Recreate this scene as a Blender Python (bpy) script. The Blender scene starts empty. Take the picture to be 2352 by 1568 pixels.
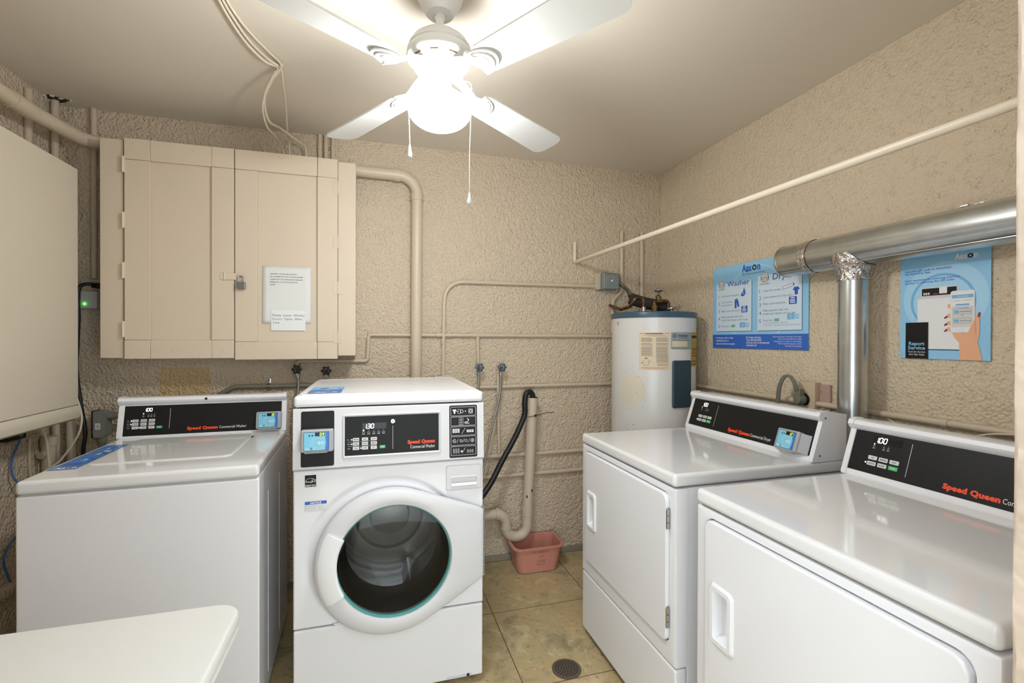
import bpy, bmesh, math, random
from mathutils import Vector, Matrix
PI = math.pi
random.seed(7)
S = bpy.context.scene
COL = S.collection

# ---------------------------------------------------------------- camera, world, exposure
cam_d = bpy.data.cameras.new('camera'); cam = bpy.data.objects.new('camera', cam_d); COL.objects.link(cam)
cam_d.sensor_width = 36.0; cam_d.lens = 36.0 * 1087.3 / 2352.0; cam_d.clip_start = 0.02
_yaw, _pit, _rol = 0.28373, -0.00542, -0.0028
_f = Vector((math.sin(_yaw)*math.cos(_pit), math.cos(_yaw)*math.cos(_pit), math.sin(_pit)))
_r = Vector((math.cos(_yaw), -math.sin(_yaw), 0)); _d = _f.cross(_r)
_r2 = _r*math.cos(_rol) + _d*math.sin(_rol); _d2 = -_r*math.sin(_rol) + _d*math.cos(_rol)
_m = Matrix((_r2, -_d2, -_f)).transposed().to_4x4(); _m.translation = Vector((0, 0, 1.345))
cam.matrix_world = _m
S.camera = cam
S.view_settings.view_transform = 'Standard'; S.view_settings.look = 'None'
S.view_settings.gamma = 1.0; S.view_settings.use_curve_mapping = False
S.view_settings.exposure = 1.0
W = bpy.data.worlds.new('daylight'); S.world = W; W.use_nodes = True
W.node_tree.nodes['Background'].inputs[0].default_value = (0.86, 0.94, 1.0, 1)
W.node_tree.nodes['Background'].inputs[1].default_value = 1.7
GLOBE_STRENGTH = 60.0

# ---------------------------------------------------------------- materials
def lin(h):
    h = h.lstrip('#'); o = []
    for i in (0, 2, 4):
        v = int(h[i:i+2], 16)/255
        o.append(v/12.92 if v <= 0.04045 else ((v+0.055)/1.055)**2.4)
    return (*o, 1)
MATS = {}
def mat(name, col, rough=0.5, metal=0.0, emit=0.0, coat=0.0, trans=0.0, bump=None, ior=1.45, vary=None, spec=0.5):
    if name in MATS: return MATS[name]
    m = bpy.data.materials.new(name); m.use_nodes = True; nt = m.node_tree
    b = nt.nodes['Principled BSDF']; c = lin(col) if isinstance(col, str) else col
    b.inputs['Base Color'].default_value = c
    b.inputs['Roughness'].default_value = rough; b.inputs['Metallic'].default_value = metal
    b.inputs['Coat Weight'].default_value = coat; b.inputs['Transmission Weight'].default_value = trans
    b.inputs['IOR'].default_value = ior; b.inputs['Specular IOR Level'].default_value = spec
    if emit:
        b.inputs['Emission Color'].default_value = c; b.inputs['Emission Strength'].default_value = emit
    if bump or vary:
        tc = nt.nodes.new('ShaderNodeTexCoord')
    if bump:
        n = nt.nodes.new('ShaderNodeTexNoise'); n.inputs['Scale'].default_value = bump[0]; n.inputs['Detail'].default_value = 3
        nt.links.new(tc.outputs['Object'], n.inputs['Vector'])
        bp = nt.nodes.new('ShaderNodeBump'); bp.inputs['Strength'].default_value = bump[1]; bp.inputs['Distance'].default_value = bump[2]
        nt.links.new(n.outputs[0], bp.inputs['Height']); nt.links.new(bp.outputs[0], b.inputs['Normal'])
    if vary:
        n = nt.nodes.new('ShaderNodeTexNoise'); n.inputs['Scale'].default_value = vary[0]; n.inputs['Detail'].default_value = 5
        nt.links.new(tc.outputs['Object'], n.inputs['Vector'])
        r = nt.nodes.new('ShaderNodeValToRGB'); r.color_ramp.elements[0].position = 0.35; r.color_ramp.elements[1].position = 0.65
        r.color_ramp.elements[0].color = c; r.color_ramp.elements[1].color = lin(vary[1])
        nt.links.new(n.outputs[0], r.inputs[0]); nt.links.new(r.outputs[0], b.inputs['Base Color'])
    MATS[name] = m
    return m

def N(nt, typ, **kw):
    n = nt.nodes.new(typ)
    for k, v in kw.items():
        if k in n.inputs: n.inputs[k].default_value = v
        else: setattr(n, k, v)
    return n
def stucco(name, ca, cb, strength, dist, scale, flecks=0.0, patch=False):
    m = bpy.data.materials.new(name); m.use_nodes = True; nt = m.node_tree; L = nt.links.new
    b = nt.nodes['Principled BSDF']; b.inputs['Roughness'].default_value = 0.62; b.inputs['Specular IOR Level'].default_value = 0.35
    tc = N(nt, 'ShaderNodeTexCoord'); g = N(nt, 'ShaderNodeNewGeometry')
    n1 = N(nt, 'ShaderNodeTexNoise', Scale=scale, Detail=1.2, Roughness=0.45, Distortion=0.0)
    n2 = N(nt, 'ShaderNodeTexNoise', Scale=scale*0.38, Detail=1.0)
    n3 = N(nt, 'ShaderNodeTexNoise', Scale=1.7, Detail=3.0)
    for n in (n1, n2, n3): L(g.outputs['Position'], n.inputs['Vector'])
    r1 = N(nt, 'ShaderNodeValToRGB'); r1.color_ramp.elements[0].position = 0.30; r1.color_ramp.elements[1].position = 0.70
    L(n1.outputs[0], r1.inputs[0])
    mx = N(nt, 'ShaderNodeMath', operation='MULTIPLY_ADD'); mx.inputs[1].default_value = 0.7
    L(r1.outputs[0], mx.inputs[0]); L(n2.outputs[0], mx.inputs[2])
    bp = N(nt, 'ShaderNodeBump', Strength=strength, Distance=dist)
    L(mx.outputs[0], bp.inputs['Height']); L(bp.outputs[0], b.inputs['Normal'])
    cr = N(nt, 'ShaderNodeMix', data_type='RGBA'); cr.inputs[6].default_value = lin(ca); cr.inputs[7].default_value = lin(cb)
    L(n3.outputs[0], cr.inputs[0]); out = cr.outputs[2]
    if flecks:
        f = N(nt, 'ShaderNodeTexNoise', Scale=scale*0.75, Detail=2.0, Distortion=1.6); L(g.outputs['Position'], f.inputs['Vector'])
        s = N(nt, 'ShaderNodeMath', operation='SUBTRACT'); s.inputs[1].default_value = 0.5; L(f.outputs[0], s.inputs[0])
        a = N(nt, 'ShaderNodeMath', operation='ABSOLUTE'); L(s.outputs[0], a.inputs[0])
        lt = N(nt, 'ShaderNodeMapRange'); lt.inputs['From Min'].default_value = 0.022; lt.inputs['From Max'].default_value = 0.006; L(a.outputs[0], lt.inputs[0])
        mk = N(nt, 'ShaderNodeTexNoise', Scale=scale*0.42, Detail=1.0); L(g.outputs['Position'], mk.inputs['Vector'])
        mr = N(nt, 'ShaderNodeMapRange'); mr.inputs['From Min'].default_value = 0.50; mr.inputs['From Max'].default_value = 0.62; L(mk.outputs[0], mr.inputs[0])
        mu = N(nt, 'ShaderNodeMath', operation='MULTIPLY'); L(lt.outputs[0], mu.inputs[0]); L(mr.outputs[0], mu.inputs[1])
        sx = N(nt, 'ShaderNodeSeparateXYZ'); L(g.outputs['Position'], sx.inputs[0])
        yr = N(nt, 'ShaderNodeMapRange'); yr.inputs['From Min'].default_value = 2.5; yr.inputs['From Max'].default_value = 1.1; L(sx.outputs['Y'], yr.inputs[0])
        mu2 = N(nt, 'ShaderNodeMath', operation='MULTIPLY'); L(mu.outputs[0], mu2.inputs[0]); L(yr.outputs[0], mu2.inputs[1])
        mu3 = N(nt, 'ShaderNodeMath', operation='MULTIPLY'); L(mu2.outputs[0], mu3.inputs[0]); mu3.inputs[1].default_value = flecks
        c2 = N(nt, 'ShaderNodeMix', data_type='RGBA'); L(mu3.outputs[0], c2.inputs[0]); L(out, c2.inputs[6]); c2.inputs[7].default_value = lin('#7d6242'); out = c2.outputs[2]
    if patch:   # unpainted yellowish rectangle behind the washer
        sx = N(nt, 'ShaderNodeSeparateXYZ'); L(g.outputs['Position'], sx.inputs[0]); prev = None
        for ax, op, v in (('X', 'GREATER_THAN', -1.035), ('X', 'LESS_THAN', -0.81), ('Z', 'LESS_THAN', 1.195), ('Z', 'GREATER_THAN', 1.0)):
            q = N(nt, 'ShaderNodeMath', operation=op); q.inputs[1].default_value = v; L(sx.outputs[ax], q.inputs[0])
            if prev:
                w = N(nt, 'ShaderNodeMath', operation='MULTIPLY'); L(prev, w.inputs[0]); L(q.outputs[0], w.inputs[1]); prev = w.outputs[0]
            else: prev = q.outputs[0]
        c3 = N(nt, 'ShaderNodeMix', data_type='RGBA'); L(prev, c3.inputs[0]); L(out, c3.inputs[6]); c3.inputs[7].default_value = lin('#cdb286'); out = c3.outputs[2]
    L(out, b.inputs['Base Color'])
    MATS[name] = m
    return m

def tile_mat():
    m = bpy.data.materials.new('stone_tile'); m.use_nodes = True; nt = m.node_tree; L = nt.links.new
    b = nt.nodes['Principled BSDF']
    g = N(nt, 'ShaderNodeNewGeometry'); sx = N(nt, 'ShaderNodeSeparateXYZ'); L(g.outputs['Position'], sx.inputs[0])
    def edge(o, off):
        a = N(nt, 'ShaderNodeMath', operation='SUBTRACT'); a.inputs[1].default_value = off - 52; L(o, a.inputs[0])
        d = N(nt, 'ShaderNodeMath', operation='DIVIDE'); d.inputs[1].default_value = 0.52; L(a.outputs[0], d.inputs[0])
        f = N(nt, 'ShaderNodeMath', operation='FRACT'); L(d.outputs[0], f.inputs[0])
        s = N(nt, 'ShaderNodeMath', operation='SUBTRACT'); s.inputs[1].default_value = 0.5; L(f.outputs[0], s.inputs[0])
        ab = N(nt, 'ShaderNodeMath', operation='ABSOLUTE'); L(s.outputs[0], ab.inputs[0])
        fl = N(nt, 'ShaderNodeMath', operation='FLOOR'); L(d.outputs[0], fl.inputs[0])
        return ab.outputs[0], fl.outputs[0]
    ex, ix = edge(sx.outputs['X'], 0.56); ey, iy = edge(sx.outputs['Y'], 2.245)
    mxx = N(nt, 'ShaderNodeMath', operation='MAXIMUM'); L(ex, mxx.inputs[0]); L(ey, mxx.inputs[1])
    gr = N(nt, 'ShaderNodeMapRange'); gr.inputs['From Min'].default_value = 0.4955; gr.inputs['From Max'].default_value = 0.497; L(mxx.outputs[0], gr.inputs[0])
    cb = N(nt, 'ShaderNodeCombineXYZ'); L(ix, cb.inputs[0]); L(iy, cb.inputs[1])
    sc = N(nt, 'ShaderNodeVectorMath', operation='MULTIPLY'); sc.inputs[1].default_value = (3.7, 5.1, 0); L(cb.outputs[0], sc.inputs[0])
    ad = N(nt, 'ShaderNodeVectorMath', operation='ADD'); L(g.outputs['Position'], ad.inputs[0]); L(sc.outputs[0], ad.inputs[1])
    n1 = N(nt, 'ShaderNodeTexNoise', Scale=5.5, Detail=9.0, Roughness=0.70, Distortion=0.7); L(ad.outputs[0], n1.inputs['Vector'])
    r = N(nt, 'ShaderNodeValToRGB'); e = r.color_ramp.elements
    e[0].position = 0.32; e[0].color = lin('#908567'); e[1].position = 0.72; e[1].color = lin('#cdbd94')
    for p, c in ((0.42, '#a59773'), (0.5, '#b7a57d'), (0.56, '#b79f76'), (0.63, '#c2ae86')):
        q = e.new(p); q.color = lin(c)
    L(n1.outputs[0], r.inputs[0])
    n2 = N(nt, 'ShaderNodeTexNoise', Scale=38.0, Detail=5.0, Roughness=0.7, Distortion=0.6); L(ad.outputs[0], n2.inputs['Vector'])
    r2 = N(nt, 'ShaderNodeMapRange'); r2.inputs['From Min'].default_value = 0.45; r2.inputs['From Max'].default_value = 0.33; r2.inputs['To Max'].default_value = 0.55; L(n2.outputs[0], r2.inputs[0])
    mk = N(nt, 'ShaderNodeMix', data_type='RGBA'); L(r2.outputs[0], mk.inputs[0]); L(r.outputs[0], mk.inputs[6]); mk.inputs[7].default_value = lin('#6d6046')
    n4 = N(nt, 'ShaderNodeTexNoise', Scale=9.0, Detail=6.0, Distortion=2.2); L(ad.outputs[0], n4.inputs['Vector'])
    r4 = N(nt, 'ShaderNodeMapRange'); r4.inputs['From Min'].default_value = 0.58; r4.inputs['From Max'].default_value = 0.72; r4.inputs['To Max'].default_value = 0.5; L(n4.outputs[0], r4.inputs[0])
    mk2 = N(nt, 'ShaderNodeMix', data_type='RGBA'); L(r4.outputs[0], mk2.inputs[0]); L(mk.outputs[2], mk2.inputs[6]); mk2.inputs[7].default_value = lin('#dccfa6')
    gm = N(nt, 'ShaderNodeMix', data_type='RGBA'); L(gr.outputs[0], gm.inputs[0]); L(mk2.outputs[2], gm.inputs[6]); gm.inputs[7].default_value = lin('#5d503a')
    L(gm.outputs[2], b.inputs['Base Color']); b.inputs['Roughness'].default_value = 0.42
    bp = N(nt, 'ShaderNodeBump', Strength=0.5, Distance=0.002)
    iv = N(nt, 'ShaderNodeMath', operation='SUBTRACT'); iv.inputs[0].default_value = 1; L(gr.outputs[0], iv.inputs[1])
    L(iv.outputs[0], bp.inputs['Height']); L(bp.outputs[0], b.inputs['Normal'])
    return m

WALL_B = stucco('stucco_wall', '#cebda6', '#d3c2a9', 1.0, 0.0075, 88, patch=True)
WALL_R = stucco('stucco_wall_flecked', '#d3c3ac', '#d6c5a8', 0.85, 0.0060, 92, flecks=0.75)
CEIL = stucco('ceiling_paint', '#d9d0c1', '#dbd2c2', 0.25, 0.004, 9)
JAMB = stucco('jamb_plaster', '#c9b8a6', '#cfbeac', 0.35, 0.004, 60)
TILE = tile_mat()
WHITE = mat('white_enamel', '#e6e6e8', 0.30, coat=0.25)
WHITE_TOP = mat('white_glossy_enamel', '#e0e0df', 0.10, coat=0.3)
WPLAST = mat('white_plastic', '#d3d3d4', 0.36)
WLIP = mat('bright_white_plastic', '#efeff0', 0.3)
TABLE = mat('table_plastic', '#dcdcd6', 0.45, bump=(220, 0.25, 0.001))
BLACKP = mat('black_panel', '#161616', 0.45, spec=0.3)
BLACKP2 = mat('charcoal_panel', '#1b1b1c', 0.5, spec=0.3)
BLK = mat('black_rubber', '#101011', 0.5)
GAP = mat('dark_gap', '#1a1a1a', 0.8)
INK = mat('dark_ink', '#2a2e3a', 0.7)
INKG = mat('grey_ink', '#6d7076', 0.7)
PWHITE = mat('print_white', '#e8e8e8', 0.6)
LINEW = mat('line_white', '#c9c9c9', 0.5)
ORANGE = mat('brand_orange', '#f04a1e', 0.5)
BTN = mat('button_grey', '#d3d3d1', 0.45)
GREEN = mat('button_green', '#3fb765', 0.45)
LEDW = mat('led_white', '#f2f6ff', emit=1.3)
LEDB = mat('led_blue_white', '#bcd4ff', emit=1.6)
LEDY = mat('led_yellow_green', '#c8ff28', emit=0.9)
LEDG = mat('led_green', '#35ff2c', emit=9.0)
SEGOFF = mat('segment_off', '#5c5f62', 0.5)
DISP = mat('display_window', '#0b0b0c', 0.2)
GREYP = mat('grey_plastic', '#a6a7aa', 0.4)
SCRB = mat('reader_cyan', '#7cc4de', 0.3)
SCRB2 = mat('reader_light_cyan', '#a5daea', 0.3)
SCRD = mat('reader_blue', '#3377c8', 0.3)
PIPE = mat('painted_pipe', '#cabba4', 0.38)
PIPEL = mat('painted_pipe_light', '#dccfbb', 0.36)
CABW = mat('cabinet_paint', '#d3c3ad', 0.45, bump=(260, 0.12, 0.0006))
CABL = mat('left_cabinet_paint', '#cfc5b1', 0.42, bump=(300, 0.12, 0.0006))
METAL = mat('galvanized_steel', '#cfd3d4', 0.27, metal=1.0, vary=(14, '#c0c6c7'))
FOIL = mat('foil_tape', '#d8d3cf', 0.2, metal=1.0, bump=(55, 1.0, 0.012))
STEEL = mat('brushed_steel', '#b9b9b6', 0.25, metal=1.0)
CHROME = mat('chrome', '#d8d8d8', 0.12, metal=1.0)
DRUM = mat('drum_steel', '#c4c4c4', 0.28, metal=1.0)
COPPER = mat('copper', '#875a3a', 0.42, metal=0.8, vary=(40, '#45362b'))
BRASS = mat('tarnished_brass', '#7d6a48', 0.45, metal=0.8)
FOAM = mat('pipe_foam', '#34312f', 0.85, bump=(200, 0.4, 0.001))
BLUEV = mat('blue_valve_paint', '#263a4e', 0.4, metal=0.3, vary=(160, '#5c6a76'))
DARKV = mat('dark_valve_paint', '#1d2730', 0.45, metal=0.2)
HOSE = mat('hose_rubber', '#17181a', 0.38)
PINK = mat('pink_tub_plastic', '#c88979', 0.45)
PINKD = mat('tub_marking', '#94533f', 0.6)
TANKW = mat('tank_enamel', '#dbdad6', 0.26, coat=0.3)
TANKB = mat('tank_blue', '#3d5869', 0.32)
TANKC = mat('cover_blue', '#2c4450', 0.42)
STAIN = mat('rust_stain', '#dad1bd', 0.6)
RUST = mat('rust_spot', '#7b6145', 0.8)
BOXG = mat('grey_box', '#7c8383', 0.35)
CONDG = mat('grey_conduit', '#7c7e76', 0.45)
GCORD = mat('grey_cord', '#6f7064', 0.5)
FANW = mat('fan_white', '#d6d6d2', 0.4)
BLUEC = mat('blue_cable', '#3a6cab', 0.45)
CABLE = mat('cream_cable', '#d9cfba', 0.5)
PAPER = mat('paper', '#dcddd9', 0.8)
PAPER2 = mat('index_card', '#e4e5e2', 0.8)
POST = mat('poster_blue', '#93c9ec', 0.5)
POSTL = mat('poster_pale_blue', '#a8d5f0', 0.5)
POSTM = mat('poster_ring_blue', '#74b4de', 0.5)
POSTD = mat('poster_royal_blue', '#3567c0', 0.5)
POSTC = mat('poster_card', '#d2e2ee', 0.5)
PTXT = mat('poster_slate', '#4a5a7a', 0.6)
PBLU = mat('poster_word_blue', '#2f5cb8', 0.6)
SKIN = mat('print_skin', '#eab08a', 0.6)
NAIL = mat('print_nail', '#8f2f2c', 0.5)
IRON = mat('cast_iron', '#6a5d50', 0.6, metal=0.4)
CREAML = mat('label_cream', '#dccdb2', 0.6)
YEL = mat('label_yellow', '#b99f42', 0.6)
SILV = mat('label_silver', '#9ea6a8', 0.45)
TEAL = mat('glass_edge_teal', '#5fa79f', 0.2)
PINKPL = mat('brown_pink_plate', '#b1958a', 0.55)
OUTLET = mat('cream_outlet', '#cdb99c', 0.5)
GLASS = bpy.data.materials.new('door_glass'); GLASS.use_nodes = True; _n = GLASS.node_tree; _n.nodes.remove(_n.nodes['Principled BSDF'])
_t = _n.nodes.new('ShaderNodeBsdfTransparent'); _t.inputs[0].default_value = (0.72, 0.73, 0.73, 1)
_g = _n.nodes.new('ShaderNodeBsdfGlossy'); _g.inputs['Roughness'].default_value = 0.03
_lw = _n.nodes.new('ShaderNodeLayerWeight'); _pw = _n.nodes.new('ShaderNodeMath'); _pw.operation = 'POWER'; _pw.inputs[1].default_value = 3.5; _n.links.new(_lw.outputs['Facing'], _pw.inputs[0])
_fr = _n.nodes.new('ShaderNodeMath'); _fr.operation = 'MULTIPLY_ADD'; _fr.inputs[1].default_value = 0.75; _fr.inputs[2].default_value = 0.03; _n.links.new(_pw.outputs[0], _fr.inputs[0])
_mx = _n.nodes.new('ShaderNodeMixShader')
_n.links.new(_fr.outputs[0], _mx.inputs[0]); _n.links.new(_t.outputs[0], _mx.inputs[1]); _n.links.new(_g.outputs[0], _mx.inputs[2]); _n.links.new(_mx.outputs[0], _n.nodes['Material Output'].inputs[0])
m = bpy.data.materials.new('lamp_glass_lit'); m.use_nodes = True
_b = m.node_tree.nodes['Principled BSDF']; _b.inputs['Base Color'].default_value = (1, 1, 1, 1); _b.inputs['Roughness'].default_value = 0.2
_b.inputs['Emission Color'].default_value = (0.93, 0.965, 1.0, 1); _b.inputs['Emission Strength'].default_value = GLOBE_STRENGTH
LAMP = m

# ---------------------------------------------------------------- mesh building
def rrect(x0, x1, z0, z1, r, n=5):
    """rounded rectangle, counter-clockwise from lower right"""
    P = []
    for cx, cz, a0 in ((x1-r, z0+r, -90), (x1-r, z1-r, 0), (x0+r, z1-r, 90), (x0+r, z0+r, 180)):
        for i in range(n+1):
            a = math.radians(a0 + 90*i/n); P.append((cx+r*math.cos(a), cz+r*math.sin(a)))
    return P
def circ(cx, cz, r, n=48, a0=0.0):
    return [(cx+r*math.cos(a0+2*PI*i/n), cz+r*math.sin(a0+2*PI*i/n)) for i in range(n)]
def fillet(pts, r, n=6):
    pts = [Vector(p) for p in pts]
    if len(pts) < 3 or r <= 0: return pts
    out = [pts[0]]
    for i in range(1, len(pts)-1):
        p, a, b = pts[i], pts[i-1], pts[i+1]
        da, db = (a-p), (b-p); la, lb = da.length, db.length; da.normalize(); db.normalize()
        ang = da.angle(db)
        if ang > PI-0.02: out.append(p); continue
        t = min(r/math.tan(ang/2), la*0.49, lb*0.49); rr = t*math.tan(ang/2)
        c = p + (da+db).normalized()*(rr/math.sin(ang/2))
        v0 = (p+da*t)-c; v1 = (p+db*t)-c; tot = v0.angle(v1); ax = v0.cross(v1).normalized()
        for k in range(n+1): out.append(c + Matrix.Rotation(tot*k/n, 3, ax) @ v0)
    out.append(pts[-1]); return out
def smoothpath(pts, n=6):
    P = [Vector(p) for p in pts]; Q = [P[0]] + P + [P[-1]]; out = []
    for i in range(1, len(Q)-2):
        a, b, c, d = Q[i-1], Q[i], Q[i+1], Q[i+2]
        for k in range(n):
            t = k/n
            out.append(0.5*((2*b)+(c-a)*t+(2*a-5*b+4*c-d)*t*t+(3*b-a-3*c+d)*t**3))
    out.append(P[-1]); return out

_TC = {}
def textmesh(s, bold=0.0, sp=1.0, italic=0.0):
    k = (s, bold, sp, italic)
    if k in _TC: return _TC[k]
    cu = bpy.data.curves.new('t', 'FONT'); cu.body = s; cu.resolution_u = 2; cu.offset = bold; cu.space_character = sp; cu.shear = italic
    o = bpy.data.objects.new('t', cu); COL.objects.link(o)
    dg = bpy.context.evaluated_depsgraph_get(); me = bpy.data.meshes.new_from_object(o.evaluated_get(dg))
    V = [(v.co.x, v.co.y) for v in me.vertices]; F = [tuple(p.vertices) for p in me.polygons]
    bpy.data.objects.remove(o); bpy.data.curves.remove(cu); bpy.data.meshes.remove(me)
    _TC[k] = (V, F); return V, F

class MB:
    def __init__(s): s.V = []; s.F = []; s.M = []; s.mats = []
    def mi(s, m):
        if m not in s.mats: s.mats.append(m)
        return s.mats.index(m)
    def add(s, V, F, m, T=None):
        o = len(s.V); i = s.mi(m)
        s.V += [tuple(T @ Vector(v)) if T else tuple(v) for v in V]
        for f in F: s.F.append(tuple(o+k for k in f)); s.M.append(i)
    def bm(s, bm, m, T=None):
        bm.verts.index_update(); s.add([v.co.copy() for v in bm.verts], [[v.index for v in f.verts] for f in bm.faces], m, T); bm.free()
    def box(s, x0, x1, y0, y1, z0, z1, m, bev=0.0, seg=2, T=None):
        b = bmesh.new(); bmesh.ops.create_cube(b, size=1)
        for v in b.verts: v.co = Vector(((x0+x1)/2+v.co.x*(x1-x0), (y0+y1)/2+v.co.y*(y1-y0), (z0+z1)/2+v.co.z*(z1-z0)))
        if bev: bmesh.ops.bevel(b, geom=b.edges[:], offset=bev, segments=seg, profile=0.5, affect='EDGES')
        s.bm(b, m, T)
    def loft(s, loops, m, cap0=False, cap1=False, closed=True, T=None, mats=None):
        n = len(loops[0]); V = [p for l in loops for p in l]; F = []
        for j in range(len(loops)-1):
            for i in range(n if closed else n-1):
                k = (i+1) % n; F.append((j*n+i, j*n+k, (j+1)*n+k, (j+1)*n+i))
        if cap0: F.append(tuple(range(n-1, -1, -1)))
        if cap1: F.append(tuple((len(loops)-1)*n+i for i in range(n)))
        s.add(V, F, m, T)
    def prism(s, P, axis, a0, a1, m, T=None, cap=True):
        """extrude 2-D outline P along axis; for 'x' P=(y,z), 'y' P=(x,z), 'z' P=(x,y)"""
        f = {'x': lambda p, a: (a, p[0], p[1]), 'y': lambda p, a: (p[0], a, p[1]), 'z': lambda p, a: (p[0], p[1], a)}[axis]
        s.loft([[f(p, a0) for p in P], [f(p, a1) for p in P]], m, cap, cap, T=T)
    def tube(s, pts, r, m, n=14, cap=True, T=None, radii=None, flat=None):
        P = [Vector(p) for p in pts]; loops = []; t0 = (P[1]-P[0]).normalized()
        u = t0.orthogonal().normalized() if abs(t0.z) > 0.9 else t0.cross(Vector((0, 0, 1))).normalized()
        for i, p in enumerate(P):
            t = ((P[min(i+1, len(P)-1)]-P[max(i-1, 0)])).normalized()
            u = (u - t*u.dot(t)).normalized(); w = t.cross(u); rr = radii[i] if radii else r
            a, b = (rr*flat[0], rr*flat[1]) if flat else (rr, rr)
            loops.append([p+u*a*math.cos(2*PI*k/n)+w*b*math.sin(2*PI*k/n) for k in range(n)])
        s.loft(loops, m, cap, cap, T=T)
    def lathe(s, prof, m, c=(0, 0, 0), axis='z', n=40, T=None, cap0=False, cap1=False):
        """prof = [(radius, height)]"""
        L = []
        for r, h in prof:
            l = []
            for k in range(n):
                a = 2*PI*k/n; x, y = r*math.cos(a), r*math.sin(a)
                l.append({'z': (c[0]+x, c[1]+y, c[2]+h), 'y': (c[0]+x, c[1]+h, c[2]+y), 'x': (c[0]+h, c[1]+x, c[2]+y)}[axis])
            L.append(l)
        s.loft(L, m, cap0, cap1, T=T)
    def sphere(s, c, r, m, n=16, T=None, sc=(1, 1, 1)):
        b = bmesh.new(); bmesh.ops.create_uvsphere(b, u_segments=n, v_segments=max(6, n//2), radius=r)
        for v in b.verts: v.co = Vector((v.co.x*sc[0]+c[0], v.co.y*sc[1]+c[1], v.co.z*sc[2]+c[2]))
        s.bm(b, m, T)
    def build(s, name, parent=None, sharp=40, loc=None, rotz=0, wn=True):
        me = bpy.data.meshes.new(name); me.from_pydata(s.V, [], s.F)
        for m in s.mats: me.materials.append(m)
        me.polygons.foreach_set('material_index', s.M); me.update()
        b = bmesh.new(); b.from_mesh(me); bmesh.ops.recalc_face_normals(b, faces=b.faces[:]); b.to_mesh(me); b.free()
        me.polygons.foreach_set('use_smooth', [True]*len(me.polygons))
        me.set_sharp_from_angle(angle=math.radians(sharp))
        o = bpy.data.objects.new(name, me); COL.objects.link(o)
        if wn:
            w = o.modifiers.new('wn', 'WEIGHTED_NORMAL'); w.keep_sharp = True
        if parent: o.parent = parent
        if loc: o.location = loc
        if rotz: o.rotation_euler = (0, 0, rotz)
        return o

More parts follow.
